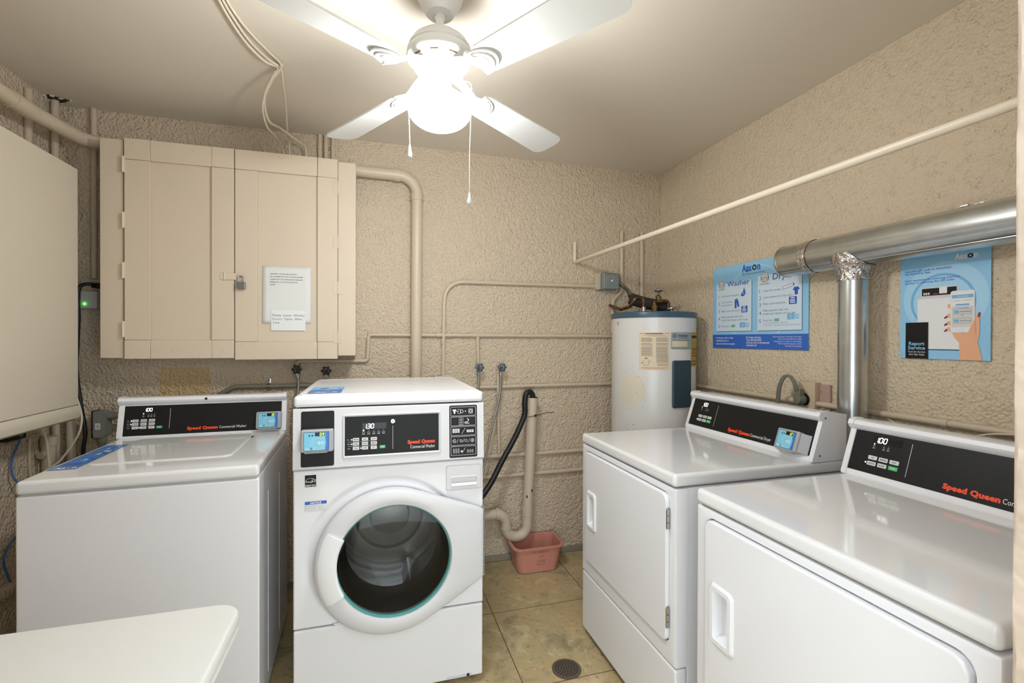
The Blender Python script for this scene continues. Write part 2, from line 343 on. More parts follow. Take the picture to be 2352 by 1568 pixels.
class Print:
    """flat ink on a surface: origin O, axes U (right), V (up); layers stack outwards by a fraction of a millimetre"""
    def __init__(s, mb, O, U, V, step=0.00025):
        s.mb = mb; s.O = Vector(O); s.U = Vector(U).normalized(); s.V = Vector(V).normalized(); s.Nn = s.U.cross(s.V); s.st = step
    def p(s, u, v, l): return s.O + s.U*u + s.V*v + s.Nn*(s.st*l)
    def poly(s, P, m, l=1): s.mb.add([s.p(u, v, l) for u, v in P], [tuple(range(len(P)))], m)
    def rect(s, u0, v0, u1, v1, m, l=1): s.poly([(u0, v0), (u1, v0), (u1, v1), (u0, v1)], m, l)
    def rr(s, u0, v0, u1, v1, r, m, l=1, n=4): s.poly(rrect(u0, u1, v0, v1, r, n), m, l)
    def disc(s, u, v, r, m, l=1, n=24): s.poly(circ(u, v, r, n), m, l)
    def ring(s, u, v, r0, r1, m, l=1, n=40, a0=0, a1=360):
        full = (a1-a0) >= 360; k = n if full else n+1; V = []; F = []
        for i in range(k):
            a = math.radians(a0+(a1-a0)*i/n)
            V += [s.p(u+r0*math.cos(a), v+r0*math.sin(a), l), s.p(u+r1*math.cos(a), v+r1*math.sin(a), l)]
        for i in range(n):
            j = (i+1) % k; F.append((2*i, 2*i+1, 2*j+1, 2*j))
        s.mb.add(V, F, m)
    def line(s, P, w, m, l=1):
        for a, b in zip(P, P[1:]):
            d = Vector((b[0]-a[0], b[1]-a[1])); 
            if d.length < 1e-7: continue
            d.normalize(); q = Vector((-d.y, d.x))*w/2; e = d*w*0.3
            s.poly([(a[0]-e.x-q.x, a[1]-e.y-q.y), (b[0]+e.x-q.x, b[1]+e.y-q.y), (b[0]+e.x+q.x, b[1]+e.y+q.y), (a[0]-e.x+q.x, a[1]-e.y+q.y)], m, l)
    def frame(s, u0, v0, u1, v1, r, w, m, l=1):
        A = rrect(u0, u1, v0, v1, r, 4); B = rrect(u0+w, u1-w, v0+w, v1-w, max(r-w, 0.0001), 4); n = len(A)
        s.mb.add([s.p(*q, l) for q in A+B], [(i, (i+1) % n, n+(i+1) % n, n+i) for i in range(n)], m)
    def text(s, t, u, v, h, m, l=1, w=None, bold=0.0, align='l', sp=1.0, italic=0.0):
        V, F = textmesh(t, bold, sp, italic)
        if not V: return
        x0 = min(p[0] for p in V); x1 = max(p[0] for p in V)
        k = h/0.70; kx = k if w is None else w/(x1-x0); wid = (x1-x0)*kx
        off = u - x0*kx - {'l': 0, 'c': wid/2, 'r': wid}[align]
        s.mb.add([s.p(off+p[0]*kx, v+p[1]*k, l) for p in V], F, m)
    def seg7(s, ch, u, v, w, h, on, off, l=2, t=0.14):
        lit = {'0': 'abcdef', '1': 'bc', '2': 'abged', '3': 'abgcd', '9': 'abfgcd', '8': 'abcdefg', ' ': '', '5': 'afgcd', '7': 'abc'}[ch]
        T = t*h; sk = 0.10
        G = {'a': (0, h, w, h), 'b': (w, h, w, h/2), 'c': (w, h/2, w, 0), 'd': (0, 0, w, 0), 'e': (0, h/2, 0, 0), 'f': (0, h, 0, h/2), 'g': (0, h/2, w, h/2)}
        for k, (a, b, c, d) in G.items():
            m = on if k in lit else off
            if m is None: continue
            if b == d: P = [(a+T*.6, b-T/2), (c-T*.6, b-T/2), (c-T*.1, b), (c-T*.6, b+T/2), (a+T*.6, b+T/2), (a+T*.1, b)]
            else: P = [(a-T/2, b-T*.6), (a-T/2, d+T*.6), (a, d+T*.1), (a+T/2, d+T*.6), (a+T/2, b-T*.6), (a, b-T*.1)]
            s.poly([(u+x+y*sk, v+y) for x, y in P], m, l)

def tag(o, label=None, cat=None, group=None, kind=None):
    if label: o['label'] = label
    if cat: o['category'] = cat
    if group: o['group'] = group
    if kind: o['kind'] = kind
    return o
def thing(name, label, cat, loc=(0, 0, 0), rotz=0, group=None):
    o = bpy.data.objects.new(name, None); COL.objects.link(o); o.location = loc; o.rotation_euler = (0, 0, rotz)
    o.empty_display_size = 0.1
    return tag(o, label, cat, group)

# ---------------------------------------------------------------- room shell
XL, XR, YF, YB, ZC = -1.45, 1.85, 0.41, 2.78, 2.45
def struct(name, boxes, m):
    b = MB()
    for q in boxes: b.box(*q, m)
    o = b.build(name, wn=False); o['kind'] = 'structure'; return o
struct('floor', [(XL-0.15, XR+0.15, -1.6, YB+0.15, -0.1, 0.0)], TILE)
struct('ceiling', [(XL-0.15, XR+0.15, YF-0.15, YB+0.15, ZC, ZC+0.12)], CEIL)
struct('wall_back', [(XL-0.15, XR+0.15, YB, YB+0.15, 0, ZC)], WALL_B)
struct('wall_left', [(XL-0.15, XL, YF-0.15, YB, 0, ZC)], WALL_B)
struct('wall_right', [(XR, XR+0.15, YF-0.15, YB, 0, ZC)], WALL_R)
b = MB()

rj = random.Random(11); Lj = []
for i in range(164):
    z = ZC*i/163; e = 0.0022*rj.random()+0.0015*math.sin(z*23)
    Lj.append([(XR, YF-0.15, z), (XR, YF, z), (0.806, YF, z), (0.8015+e*0.4, YF-0.0015, z), (0.800-e, YF-0.005-e, z), (0.800-e*0.5, YF-0.10, z), (0.802, YF-0.15, z)])
b.loft(Lj, JAMB, True, True)
b.box(XL, -0.36, YF-0.15, YF, 0, ZC, JAMB, 0.004); b.box(-0.36, 0.80, YF-0.15, YF, 2.08, ZC, JAMB)
o = b.build('wall_front', wn=False); o['kind'] = 'structure'
CURB = mat('grey_curb', '#8f8779', 0.8, bump=(60, 0.6, 0.003))
b = MB(); b.box(XL, XR, YB-0.012, YB, 0, 0.035, CURB, 0.003); o = b.build('baseboard_back'); o['kind'] = 'structure'
b = MB(); b.box(XL, XL+0.04, 1.0, YB-0.013, 0.30, 0.34, WALL_B, 0.008); o = b.build('trim_1'); o['kind'] = 'structure'
# broken plaster round a hole in the ceiling corner
b = MB(); HOLE = mat('hole_dark', '#3a2b22', 0.9)
P = [(-1.43 + 0.060*math.cos(a)*(1+0.25*math.sin(3*a+1)), 2.70+0.035*math.sin(a)*(1+0.2*math.cos(5*a))) for a in [2*PI*i/22 for i in range(22)]]
P = [(max(x, XL+0.003), min(y, YB-0.005)) for x, y in P]
b.prism(P, 'z', ZC-0.003, ZC-0.0005, HOLE)
rc_ = random.Random(5)
for i in range(0, 22, 2):
    x, y = P[i]; q = rc_.uniform(0.004, 0.009); T = Matrix.Translation((x, y, ZC-0.004)) @ Matrix.Rotation(rc_.uniform(0, 3), 4, 'Z') @ Matrix.Rotation(rc_.uniform(-.5, .5), 4, 'X')
    b.box(-q, q, -q*0.7, q*0.7, -0.002, 0.002, CEIL, 0.0008, 1, T=T)
o = b.build('trim_2'); o['kind'] = 'structure'

# ---------------------------------------------------------------- shared machine pieces
def pocket_plate(mb, o0, o1, z0, z1, r, y_back, y_face, px0, px1, pz0, pz1, pr, m, depth=0.03, rim=0.004, rimw=0.008, n=5, bev=0.004, pm=None, tilt=0.0):
    """rounded plate whose face has a recessed grip with a raised bezel"""
    def L(P, y): return [(p[0], y, p[1]) for p in P]
    R = rrect
    out = [L(R(o0, o1, z0, z1, r, n), y_back), L(R(o0, o1, z0, z1, r, n), y_face+bev*0.7), L(R(o0+bev*0.3, o1-bev*0.3, z0+bev*0.3, z1-bev*0.3, r, n), y_face+bev*0.2),
           L(R(o0+bev, o1-bev, z0+bev, z1-bev, max(r-bev, .001), n), y_face),
           L(R(px0-rimw*1.6, px1+rimw*1.6, pz0-rimw*1.6, pz1+rimw*1.6, pr+rimw, n), y_face)]
    mb.loft(out, m, cap0=True)
    inn = [out[-1], L(R(px0-rimw, px1+rimw, pz0-rimw, pz1+rimw, pr+rimw*.6, n), y_face-rim), L(R(px0, px1, pz0, pz1, pr, n), y_face-rim),
           L(R(px0+0.002, px1-0.002, pz0+0.002, pz1-0.002, pr, n), y_face+0.004)]
    mb.loft(inn, pm or m)
    q = [inn[-1], L(R(px0+0.005, px1-0.004, pz0+0.010, pz1-0.005, pr, n), y_face+depth)]
    mb.loft(q, pm or m, cap1=True)

def card_reader(parent, O, U, V, digits, w=0.105, h=0.078, d=0.032, wedge=0.0):
    O = Vector(O); U = Vector(U).normalized(); V = Vector(V).normalized(); Nn = U.cross(V)
    T = Matrix((U, V, Nn)).transposed().to_4x4(); T.translation = O
    b = MB(); b.box(0, w, 0, h, 0, d, GREYP, 0.006, 3, T=T)
    if wedge: b.loft([[(w-0.008, 0.004, 0.001), (w+wedge, 0.004, 0.001), (w+wedge, 0.004, 0.003), (w-0.008, 0.004, d*0.9)], [(w-0.008, h-0.004, 0.001), (w+wedge, h-0.004, 0.001), (w+wedge, h-0.004, 0.003), (w-0.008, h-0.004, d*0.9)]], GREYP, True, True, T=T)
    b.box(0.012, w-0.02, -0.004, 0.002, 0.004, d-0.006, GREYP, 0.001, 1, T=T)
    o = b.build('card_reader', parent)
    s = MB(); p = Print(s, T @ Vector((0, 0, d+0.0004)), U, V)
    a0, a1, c0, c1 = w*0.10, w*0.86, h*0.09, h*0.90
    p.rect(a0, c0, a1, c1, SCRB, 0); p.rect(a1-w*0.10, c0, a1, c1, SCRD, 1); 
    p.frame(a0-0.001, c0-0.001, a1+0.001, c1+0.001, 0.0015, 0.0012, INK, 1)
    cx, cy = w*0.54, h*0.42
    for r in (0.30, 0.24, 0.18): p.ring(cx, cy, h*r, h*r+h*0.018, SCRB2, 2)
    for i, r in enumerate((0.04, 0.08, 0.12, 0.16)): p.ring(cx-w*0.07, cy, h*r, h*r+h*0.022, PWHITE, 3, n=8, a0=-32, a1=32)
    p.poly([(cx+w*0.10, cy-h*0.10), (cx+w*0.20, cy-h*0.02), (cx+w*0.19, cy+h*0.05), (cx+w*0.08, cy+h*0.08), (cx+w*0.06, cy+h*0.02)], SCRB2, 3)
    p.text('Aax', a0+0.004, c0+h*0.05, h*0.085, PWHITE, 3, bold=0.02); p.ring(a0+w*0.23, c0+h*0.09, h*0.028, h*0.045, INK, 3, n=14); p.text('n', a0+w*0.275, c0+h*0.05, h*0.085, PWHITE, 3, bold=0.02)
    p.disc(w*0.27, h*0.76, h*0.035, INK, 3, 12); p.disc(w*0.36, h*0.76, h*0.035, INK, 3, 12)
    p.rect(w*0.44, h*0.72, w*0.74, h*0.885, DISP, 3)
    p.seg7('8', w*0.465, h*0.745, w*0.035, h*0.11, None, SEGOFF, 4)
    for i, ch in enumerate(digits): p.seg7(ch, w*(0.60+0.075*i)-w*0.01, h*0.742, w*0.04, h*0.115, LEDY, None, 5, t=0.2)
    s.build('reader_screen', o, wn=False)
    return o

def led_panel(P, u, v, kind, val, sc=1.0):
    """display, pictograms and buttons. (u,v) is the upper left of the display; returns list of button boxes"""
    W7 = 0.0085*sc; n = 6
    P.rect(u-0.005*sc, v-0.019*sc, u+n*0.0125*sc+0.004*sc, v+0.003*sc, DISP, 1)
    s = '1' + val; seq = [val[0], val[1], val[2], ' ', ' ', ' ']
    for i in range(n):
        x = u + i*0.0125*sc
        ch = seq[i]
        P.seg7(ch if ch != ' ' else '8', x, v-0.016*sc, W7, 0.0155*sc, LEDW if ch != ' ' else None, SEGOFF if ch == ' ' else None, 2, t=0.15 if ch != ' ' else 0.07)
    P.disc(u+0.0115*sc, v-0.017*sc, 0.0013*sc, LEDW, 3, 8)

def buttons(parent, T_o, U, V, rects):
    for i, (u0, v0, u1, v1, col, txt) in enumerate(rects):
        b = MB(); p = Print(b, T_o, U, V)
        U_, V_, N_ = p.U, p.V, p.Nn
        A = rrect(u0, u1, v0, v1, 0.002, 3)
        lo = [[p.O+U_*a+V_*c+N_*0.0004 for a, c in A], [p.O+U_*a+V_*c+N_*0.0016 for a, c in A]]
        b.loft(lo, col, cap1=True)
        if txt:
            p2 = Print(b, p.O+N_*0.0017, U, V); hh = (v1-v0)*0.34
            p2.text(txt, (u0+u1)/2, (v0+v1)/2-hh/2, hh, INK if col is not GREEN else PWHITE, 1, w=min((u1-u0)*0.72, hh*len(txt)*0.72), bold=0.02, align='c')
        b.build('start_button' if col is GREEN else 'button', parent, wn=False)

def brand(P, u, v, h, word, stacked=False, m=1, w1=0.1, x2=0.1, w2=0.1):
    """brand line: orange heavy words followed by thin grey words"""
    if stacked:
        P.text('Speed Queen', u, v+h*1.45, h, ORANGE, 1, w=h*8.1, bold=0.055, align='r', sp=1.04)
        P.text('Commercial '+word, u, v, h*0.95, PWHITE, 1, w=h*7.3, align='r')
    else:
        P.text('Speed Queen', u, v, h, ORANGE, 1, w=w1, bold=0.055, sp=1.04)
        P.text('Commercial '+word, u+x2, v, h*0.95, PWHITE, 1, w=w2)

def console(parent, w, y0, y1, ytop, yb, z0, z1, washer, val, digits, glued=True):
    """back console with sloped face, rolled top nose and end caps; local machine coordinates"""
    hw = w/2; zt = z1
    prof = [(y0, z0), (y0-0.002, z0+0.006), (y1-0.002, z1-0.034), (y1-0.012, z1-0.026), (y1-0.017, z1-0.015), (y1-0.013, z1-0.004), (y1-0.002, z1), (y1+0.03, z1-0.001), (yb, z1-0.012), (yb, z0)]
    b = MB(); b.prism(prof, 'x', -hw, hw, WHITE)
    for sx in (-1, 1):    # end caps a little proud of the sheet metal
        e = 0.0025; pr = [(y0-e, z0), (y0-0.002-e, z0+0.006), (y1-0.002-e, z1-0.034), (y1-0.014, z1-0.026), (y1-0.020, z1-0.015), (y1-0.015, z1-0.002), (y1-0.002, z1+e), (y1+0.026, z1+e), (y0+0.055, z0)]
        a, c = (hw-0.014, hw+0.003); 
        if sx < 0: a, c = -hw-0.003, -hw+0.014
        b.prism(pr, 'x', a, c, WHITE)
        for yy, zz in ((y0+0.028, z0+0.022), (y1+0.008, z1-0.022)):
            b.lathe([(0.0042, 0), (0.0042, 0.0015), (0.0001, 0.0015)], BOXG, (sx*(hw+0.003), yy, zz), 'x', 10, T=None) if sx > 0 else None
    c = b.build('console', parent)
    # sloped black face
    A = Vector((0, y0-0.002, z0+0.006)); B = Vector((0, y1-0.002, z1-0.034)); V = (B-A).normalized(); Lh = (B-A).length
    U = Vector((1, 0, 0)); Nn = U.cross(V)
    pb = MB(); pw = hw-(0.018 if washer else 0.015)
    P = Print(pb, A+Nn*0.0006+U*0, U, V)
    v0, v1 = (0.004, Lh-0.004) if washer else (0.014, Lh+0.002)
    Q = [(-pw, v0), (pw, v0), (pw, v1), (-pw, v1)]
    pb.loft([[A+U*a+V*c2+Nn*0.0 for a, c2 in Q], [A+U*a+V*c2+Nn*0.0006 for a, c2 in Q]], BLACKP, cap1=True)
    O2 = A+Nn*0.0006; dv = -0.139 if washer else -0.167
    P.poly([(dv, 0.030), (dv+0.0014, 0.030), (dv+0.0014, v1-0.016), (dv, v1-0.016)], LINEW, 1)
    led_panel(P, *((-0.236, 0.121) if washer else (-0.271, 0.129)), washer, val, 0.86 if washer else 1.0)
    if washer: brand(P, -0.071, 0.020, 0.0122, 'Washer', w1=0.119, x2=0.125, w2=0.108)
    else: brand(P, -0.073, 0.028, 0.0138, 'Dryer', w1=0.123, x2=0.127, w2=0.106)
    u_, z_ = (-0.237, 0.098) if washer else (-0.270, 0.107)
    for i, x in enumerate((0.0, 0.0185, 0.029, 0.040) if washer else (0.0, 0.029, 0.042)):
        P.disc(u_+x, z_, 0.0019 if i == 0 else 0.0007, LEDW if i == 0 else LINEW, 2, 8)
        P.frame(u_+x-0.0025, z_-0.0085, u_+x+0.0025, z_-0.004, 0.001, 0.0006, LINEW, 1); P.rect(u_+x-0.004, z_-0.0125, u_+x+0.004, z_-0.0115, LINEW, 1); P.rect(u_+x-0.003, z_-0.0145, u_+x+0.003, z_-0.0137, LINEW, 1)
    R = []
    if washer:
        names = [('LIGHT', 'MEDIUM', 'HEAVY'), ('NORMAL', 'DELICATE', 'PERM PR'), ('COLD', 'WARM', 'HOT')]
        for r in range(3):
            yv = 0.0630-r*0.0152
            for k in range(3): R.append((-0.2750+k*0.0300, yv, -0.2525+k*0.0300, yv+0.0108, BTN, names[r][k]))
            P.text(('Soil', 'Cycle', 'Temp')[r], -0.294, yv+0.004, 0.0032, PWHITE, 1)
            if r < 2: P.rect(-0.294, yv-0.0026, -0.196, yv-0.0019, LINEW, 1)
            kk = (0, 0, 1)[r]; P.disc(-0.279+kk*0.030, yv+0.0055, 0.0022, LEDB, 2, 10)
        R.append((-0.1860, 0.0326, -0.1640, 0.0430, GREEN, 'START'))
    else:
        names = [('LOW', 'MEDIUM', 'HIGH'), ('DELICATE', 'NO HEAT', 'START')]
        for r in range(2):
            yv = 0.0575-r*0.0180
            for k in range(3): R.append((-0.2785+k*0.0315, yv, -0.2525+k*0.0315, yv+0.0120, GREEN if (r == 1 and k == 2) else BTN, names[r][k]))
        P.disc(-0.284, 0.046, 0.0022, LEDW, 2, 10)
    cp = pb.build('control_panel', parent, wn=False)
    buttons(cp, O2, U, V, R)
    if washer:
        card_reader(parent, A+U*0.205+V*0.006+Nn*0.001, U, V, digits, w=0.104, h=0.077)
        k = MB(); k.lathe([(0.0055, 0), (0.0055, -0.002), (0.003, -0.003), (0.0001, -0.001)], BLK, (0.0, y1-0.0165, z1-0.014), 'y', 14); k.build('console_lock', parent)
    else:
        card_reader(parent, A+U*0.205+V*0.010+Nn*0.001, U, V, digits, w=0.097, h=0.078, d=0.030, wedge=0.028)
    return c

def body_shell(parent, w, d, z0, z1, m, name='cabinet', y0=0.012):
    b = MB(); hw = w/2
    b.box(-hw, hw, y0, d, z0, z1, m, 0.006, 2)
    for sx in (-1, 1):
        for yy in (0.18, 0.45): b.box(sx*hw-0.001, sx*hw+0.0012, yy, yy+0.004, z0+0.06, z1-0.10, m, 0.0005, 1)
    return b.build(name, parent)
def feet(parent, w, d, z):
    for sx in (-1, 1):
        for yy in (0.07, d-0.06):
            b = MB(); b.lathe([(0.018, 0.0), (0.018, 0.010), (0.007, 0.012), (0.007, z+0.003)], BLK, (sx*(w/2-0.06), yy, 0), 'z', 12, cap0=True); b.build('foot', parent)

# ---------------------------------------------------------------- top-loading washer (left)
def top_loader():
    w, d, zt = 0.652, 0.70, 0.915; hw = w/2
    t = thing('top_load_washer', 'white top-loading washer with blue sticker, farthest left machine', 'washing machine', (-0.70, 1.775, 0), math.radians(1.9))
    body_shell(t, w-0.004, d, 0.03, 0.872, WHITE)
    b = MB(); b.box(-hw, hw, 0.0, 0.02, 0.03, 0.868, WHITE, 0.006, 3); b.build('front_panel', t)
    b = MB(); b.box(-hw, hw, -0.004, d, 0.873, zt, WHITE_TOP, 0.012, 4); b.build('top_panel', t)
    # raised lid with rounded outline
    b = MB()
    L0 = rrect(-0.228, 0.205, 0.155, 0.585, 0.03, 6); L1 = rrect(-0.222, 0.199, 0.161, 0.580, 0.028, 6); L2 = rrect(-0.212, 0.189, 0.171, 0.572, 0.024, 6)
    b.loft([[(x, y, zt-0.002) for x, y in L0], [(x, y, zt+0.002) for x, y in L0], [(x, y, zt+0.0045) for x, y in L1], [(x, y, zt+0.003) for x, y in L2]], WHITE_TOP, cap1=True)
    b.box(0.196, 0.212, 0.50, 0.53, zt-0.001, zt+0.0015, GAP)
    b.build('lid', t)
    b = MB(); P = Print(b, (-hw+0.016, 0.118, zt+0.0003), (1, 0, 0), (0, 1, 0))
    b.prism([(-hw+0.016, 0.118), (-hw+0.092, 0.118), (-hw+0.092, 0.50), (-hw+0.016, 0.50)], 'z', zt-0.001, zt+0.0003, INK)
    P.rect(0.001, 0.001, 0.075, 0.381, SCRD, 1)
    for i, y in enumerate((0.12, 0.21, 0.30)):
        P.text(str(3-i), 0.034, y, 0.028, POSTL, 2, bold=0.03); P.ring(0.04, y+0.014, 0.024, 0.026, INK, 2, n=16, a0=-60, a1=120)
    P.rect(0.012, 0.245, 0.034, 0.275, INKG, 2); P.rect(0.042, 0.255, 0.064, 0.275, BTN, 2)
    for i in range(6): P.rect(0.010, 0.058+i*0.006, 0.066-0.004*(i % 3), 0.060+i*0.006, PTXT, 2)
    P.text('Aax', 0.008, 0.012, 0.020, PWHITE, 2, bold=0.04); P.ring(0.049, 0.020, 0.004, 0.0075, INK, 2, n=14); P.text('n', 0.058, 0.012, 0.020, PWHITE, 2, bold=0.04)
    o = b.build('instruction_sticker', t, wn=False); o['label'] = 'royal blue instruction sticker'
    console(t, w-0.004, 0.630, 0.660, 0.0, 0.705, zt, 1.088, True, '100', '10')
    feet(t, w, d, 0.03)
    return t
top_loader()

# ---------------------------------------------------------------- front-loading washer (middle)
def front_loader():
    w, d, H = 0.683, 0.70, 1.141; hw = w/2
    t = thing('front_load_washer', 'white front-loading washer with big round glass door in the middle', 'washing machine', (0.0695, 1.81, 0))
    X = lambda x: x-0.0695
    b = MB()      # open-fronted sheet metal shell
    b.box(-hw+0.002, -hw+0.012, 0.02, d, 0.03, 1.095, WHITE, 0.003); b.box(hw-0.012, hw-0.002, 0.02, d, 0.03, 1.095, WHITE, 0.003)
    b.box(-hw+0.012, hw-0.012, d-0.012, d, 0.03, 1.095, WHITE); b.box(-hw+0.012, hw-0.012, 0.03, d-0.012, 0.03, 0.04, WHITE)
    b.build('cabinet', t)
    b = MB(); b.box(-hw, hw, -0.002, d, 1.100, H, WHITE, 0.013, 4)
    RR = lambda e, z: [(x, y, z) for x, y in rrect(-hw+e, hw-e, e, d-e, 0.02, 4)]
    b.loft([RR(0.014, H-0.002), RR(0.017, H+0.0030), RR(0.024, H+0.0034), RR(0.032, H+0.0004), RR(0.040, H+0.0002)], WHITE, cap1=True)
    b.build('top_panel', t)
    # fascia
    b = MB()
    pr = [(0.02, 0.881), (-0.010, 0.881), (-0.014, 0.886), (-0.013, 0.895), (-0.003, 1.092), (0.0, 1.096), (0.02, 1.096)]
    b.prism(pr, 'x', -hw, hw, WPLAST); fa = b.build('fascia', t)
    A = Vector((0, -0.013, 0.895)); B = Vector((0, -0.003, 1.092)); V = (B-A).normalized(); U = Vector((1, 0, 0)); Nn = U.cross(V)
    def FP(mb, off=0.0006): return Print(mb, A+Nn*off - V*0.895, U, V)
    # side black plate with reader
    b = MB(); P = FP(b); P.rr(X(-0.246), 0.892, X(-0.136), 1.087, 0.006, BLACKP2, 1); b.build('reader_plate', t, wn=False)
    card_reader(t, A+Nn*0.001+U*X(-0.243)+V*(0.947-0.895), U, V, '09', w=0.106, h=0.078)
    # centre control panel in a raised frame
    b = MB()
    def LP(r, off): return [A - V*0.895 + Nn*off + U*x + V*z for x, z in r]
    o0 = rrect(X(-0.108), X(0.244), 0.915, 1.070, 0.006, 4); o1 = rrect(X(-0.105), X(0.241), 0.918, 1.067, 0.005, 4); o2 = rrect(X(-0.101), X(0.237), 0.922, 1.063, 0.002, 4)
    b.loft([LP(o0, 0), LP(o0, 0.003), LP(o1, 0.0045), LP(o2, 0.0012)], WPLAST); b.build('panel_frame', t)
    b = MB(); P = FP(b, 0.0012); x0, x1 = X(-0.1), X(0.236); P.rect(x0, 0.923, x1, 1.062, BLACKP2, 0)
    P.rect(X(0.067), 0.938, X(0.0683), 1.025, LINEW, 1)
    led_panel(P, X(-0.035), 1.034, True, '130', 1.0)
    for i, x in enumerate((-0.036, -0.018, 0.0, 0.017, 0.034)):
        P.disc(X(x), 1.011, 0.0027 if i == 0 else 0.0010, LEDW if i == 0 else LINEW, 2, 10)
        P.frame(X(x)-0.004, 1.000, X(x)+0.004, 1.006, 0.001, 0.0008, LINEW, 1); P.rect(X(x)-0.005, 0.9965, X(x)+0.005, 0.998, LINEW, 1)
    R = []; names = [('MEDIUM', 'HEAVY', 'LIGHT'), ('NORMAL', 'DELICATE', 'PERM PR'), ('COLD', 'WARM', 'HOT')]
    for r in range(3):
        yv = 0.974-r*0.0158
        for k in range(3): R.append((X(-0.073+k*0.031), yv, X(-0.051+k*0.031), yv+0.0115, BTN, names[r][k]))
        P.text(('Soil', 'Cycle', 'Temp')[r], X(-0.092), yv+0.004, 0.0034, PWHITE, 1)
        if r < 2: P.rect(X(-0.090), yv-0.0028, X(0.011), yv-0.0020, LINEW, 1)
        P.disc(X(-0.077+(0, 0, 1)[r]*0.031), yv+0.0055, 0.0022, LEDB, 2, 10)
    R.append((X(0.0205), 0.9435, X(0.0405), 0.9545, GREEN, 'START'))
    brand(P, X(0.222), 0.936, 0.0125, 'Washer', stacked=True)
    cp = b.build('control_panel', t, wn=False)
    buttons(cp, A+Nn*0.0012 - V*0.895, U, V, R)
    b = MB(); T = Matrix((U, V, Nn)).transposed().to_4x4(); T.translation = A - V*0.895 + Nn*0.001 + U*X(0.067) + V*1.040
    b.lathe([(0.0105, 0.0), (0.0105, 0.002), (0.0085, 0.003)], BLK, T=T, n=20); b.lathe([(0.0085, 0.003), (0.0078, 0.006), (0.0050, 0.0065), (0.0048, 0.0045), (0.0001, 0.0045)], CHROME, T=T, n=20); b.box(-0.0012, 0.0012, -0.004, 0.004, 0.0044, 0.0052, GAP, T=T); b.build('key_lock', t)
    # pictogram plate
    b = MB(); P = FP(b); P.rr(X(0.277), 0.890, X(0.385), 1.089, 0.006, BLACKP2, 1)
    for k in range(5):
        z1_ = 1.083-k*0.0375; z0_ = z1_-0.0345; P.frame(X(0.282), z0_, X(0.380), z1_, 0.003, 0.0010, PWHITE, 2); zc = (z0_+z1_)/2
        if k == 0:
            P.poly([(X(0.289), zc+0.006), (X(0.293), zc+0.008), (X(0.301), zc+0.008), (X(0.305), zc+0.006), (X(0.302), zc+0.001), (X(0.300), zc+0.003), (X(0.300), zc-0.008), (X(0.294), zc-0.008), (X(0.294), zc+0.003), (X(0.292), zc+0.001)], PWHITE, 2)
            P.frame(X(0.310), zc-0.008, X(0.322), zc+0.008, 0.002, 0.001, PWHITE, 2); P.ring(X(0.325), zc, 0.005, 0.0065, PWHITE, 3, 14); P.rect(X(0.303), zc-0.0005, X(0.312), zc+0.0008, PWHITE, 3)
            P.frame(X(0.352), zc-0.009, X(0.368), zc+0.009, 0.002, 0.001, PWHITE, 2); P.ring(X(0.360), zc, 0.004, 0.0062, PWHITE, 3, 14); P.rect(X(0.337), zc-0.002, X(0.342), zc+0.002, LINEW, 2)
        elif k == 1:
            for i in range(2):
                for j in range(3): P.frame(X(0.314+i*0.009), zc-0.014+j*0.0095, X(0.322+i*0.009), zc-0.0055+j*0.0095, 0.0008, 0.0008, LINEW, 2)
            P.line([(X(0.346), zc+0.010), (X(0.353), zc+0.004), (X(0.346), zc-0.004), (X(0.343), zc-0.009)], 0.0022, PWHITE, 2); P.line([(X(0.336), zc-0.008), (X(0.354), zc-0.009)], 0.0022, PWHITE, 3); P.line([(X(0.336), zc-0.004), (X(0.346), zc-0.003)], 0.0018, PWHITE, 2)
        elif k == 2:
            for i in range(3):
                for j in range(3): P.rr(X(0.289+i*0.0095), zc-0.006+j*0.0055, X(0.297+i*0.0095), zc-0.002+j*0.0055, 0.0008, PWHITE, 2, 2)
                for j in range(2): P.rr(X(0.344+i*0.0095), zc-0.006+j*0.0055, X(0.352+i*0.0095), zc-0.002+j*0.0055, 0.0008, PWHITE, 2, 2)
            P.line([(X(0.325), zc-0.010), (X(0.338), zc+0.010)], 0.0010, PWHITE, 2)
        elif k == 3:
            P.ring(X(0.296), zc, 0.0055, 0.0068, PWHITE, 2, 16); P.line([(X(0.292), zc+0.003), (X(0.300), zc-0.004)], 0.0012, PWHITE, 2)
            P.text('D', X(0.318), zc-0.005, 0.010, PWHITE, 2); P.ring(X(0.341), zc, 0.004, 0.0052, PWHITE, 2, 16); P.ring(X(0.366), zc, 0.0058, 0.007, PWHITE, 2, 16); P.disc(X(0.366), zc, 0.003, LINEW, 2, 10)
            for x in (0.306, 0.328, 0.350): P.line([(X(x), zc-0.007), (X(x+0.006), zc+0.007)], 0.0009, PWHITE, 2)
        else:
            for i in range(3):
                for j in range(3): P.ring(X(0.294+i*0.009), zc-0.006+j*0.006, 0.0024, 0.0032, PWHITE, 2, 8)
                for j in range(2): P.ring(X(0.348+i*0.009), zc-0.006+j*0.006, 0.0024, 0.0032, PWHITE, 2, 8)
            P.line([(X(0.325), zc-0.010), (X(0.338), zc+0.010)], 0.0010, PWHITE, 2); P.rr(X(0.320), zc-0.005, X(0.328), zc, 0.001, PWHITE, 2, 2)
    b.build('pictogram_plate', t, wn=False)
    # front sheet with the round opening and the pressed ring round it
    b = MB(); n = 96; cx, cz = X(0.062), 0.540
    def radial(fn): return [fn(2*PI*i/n) for i in range(n)]
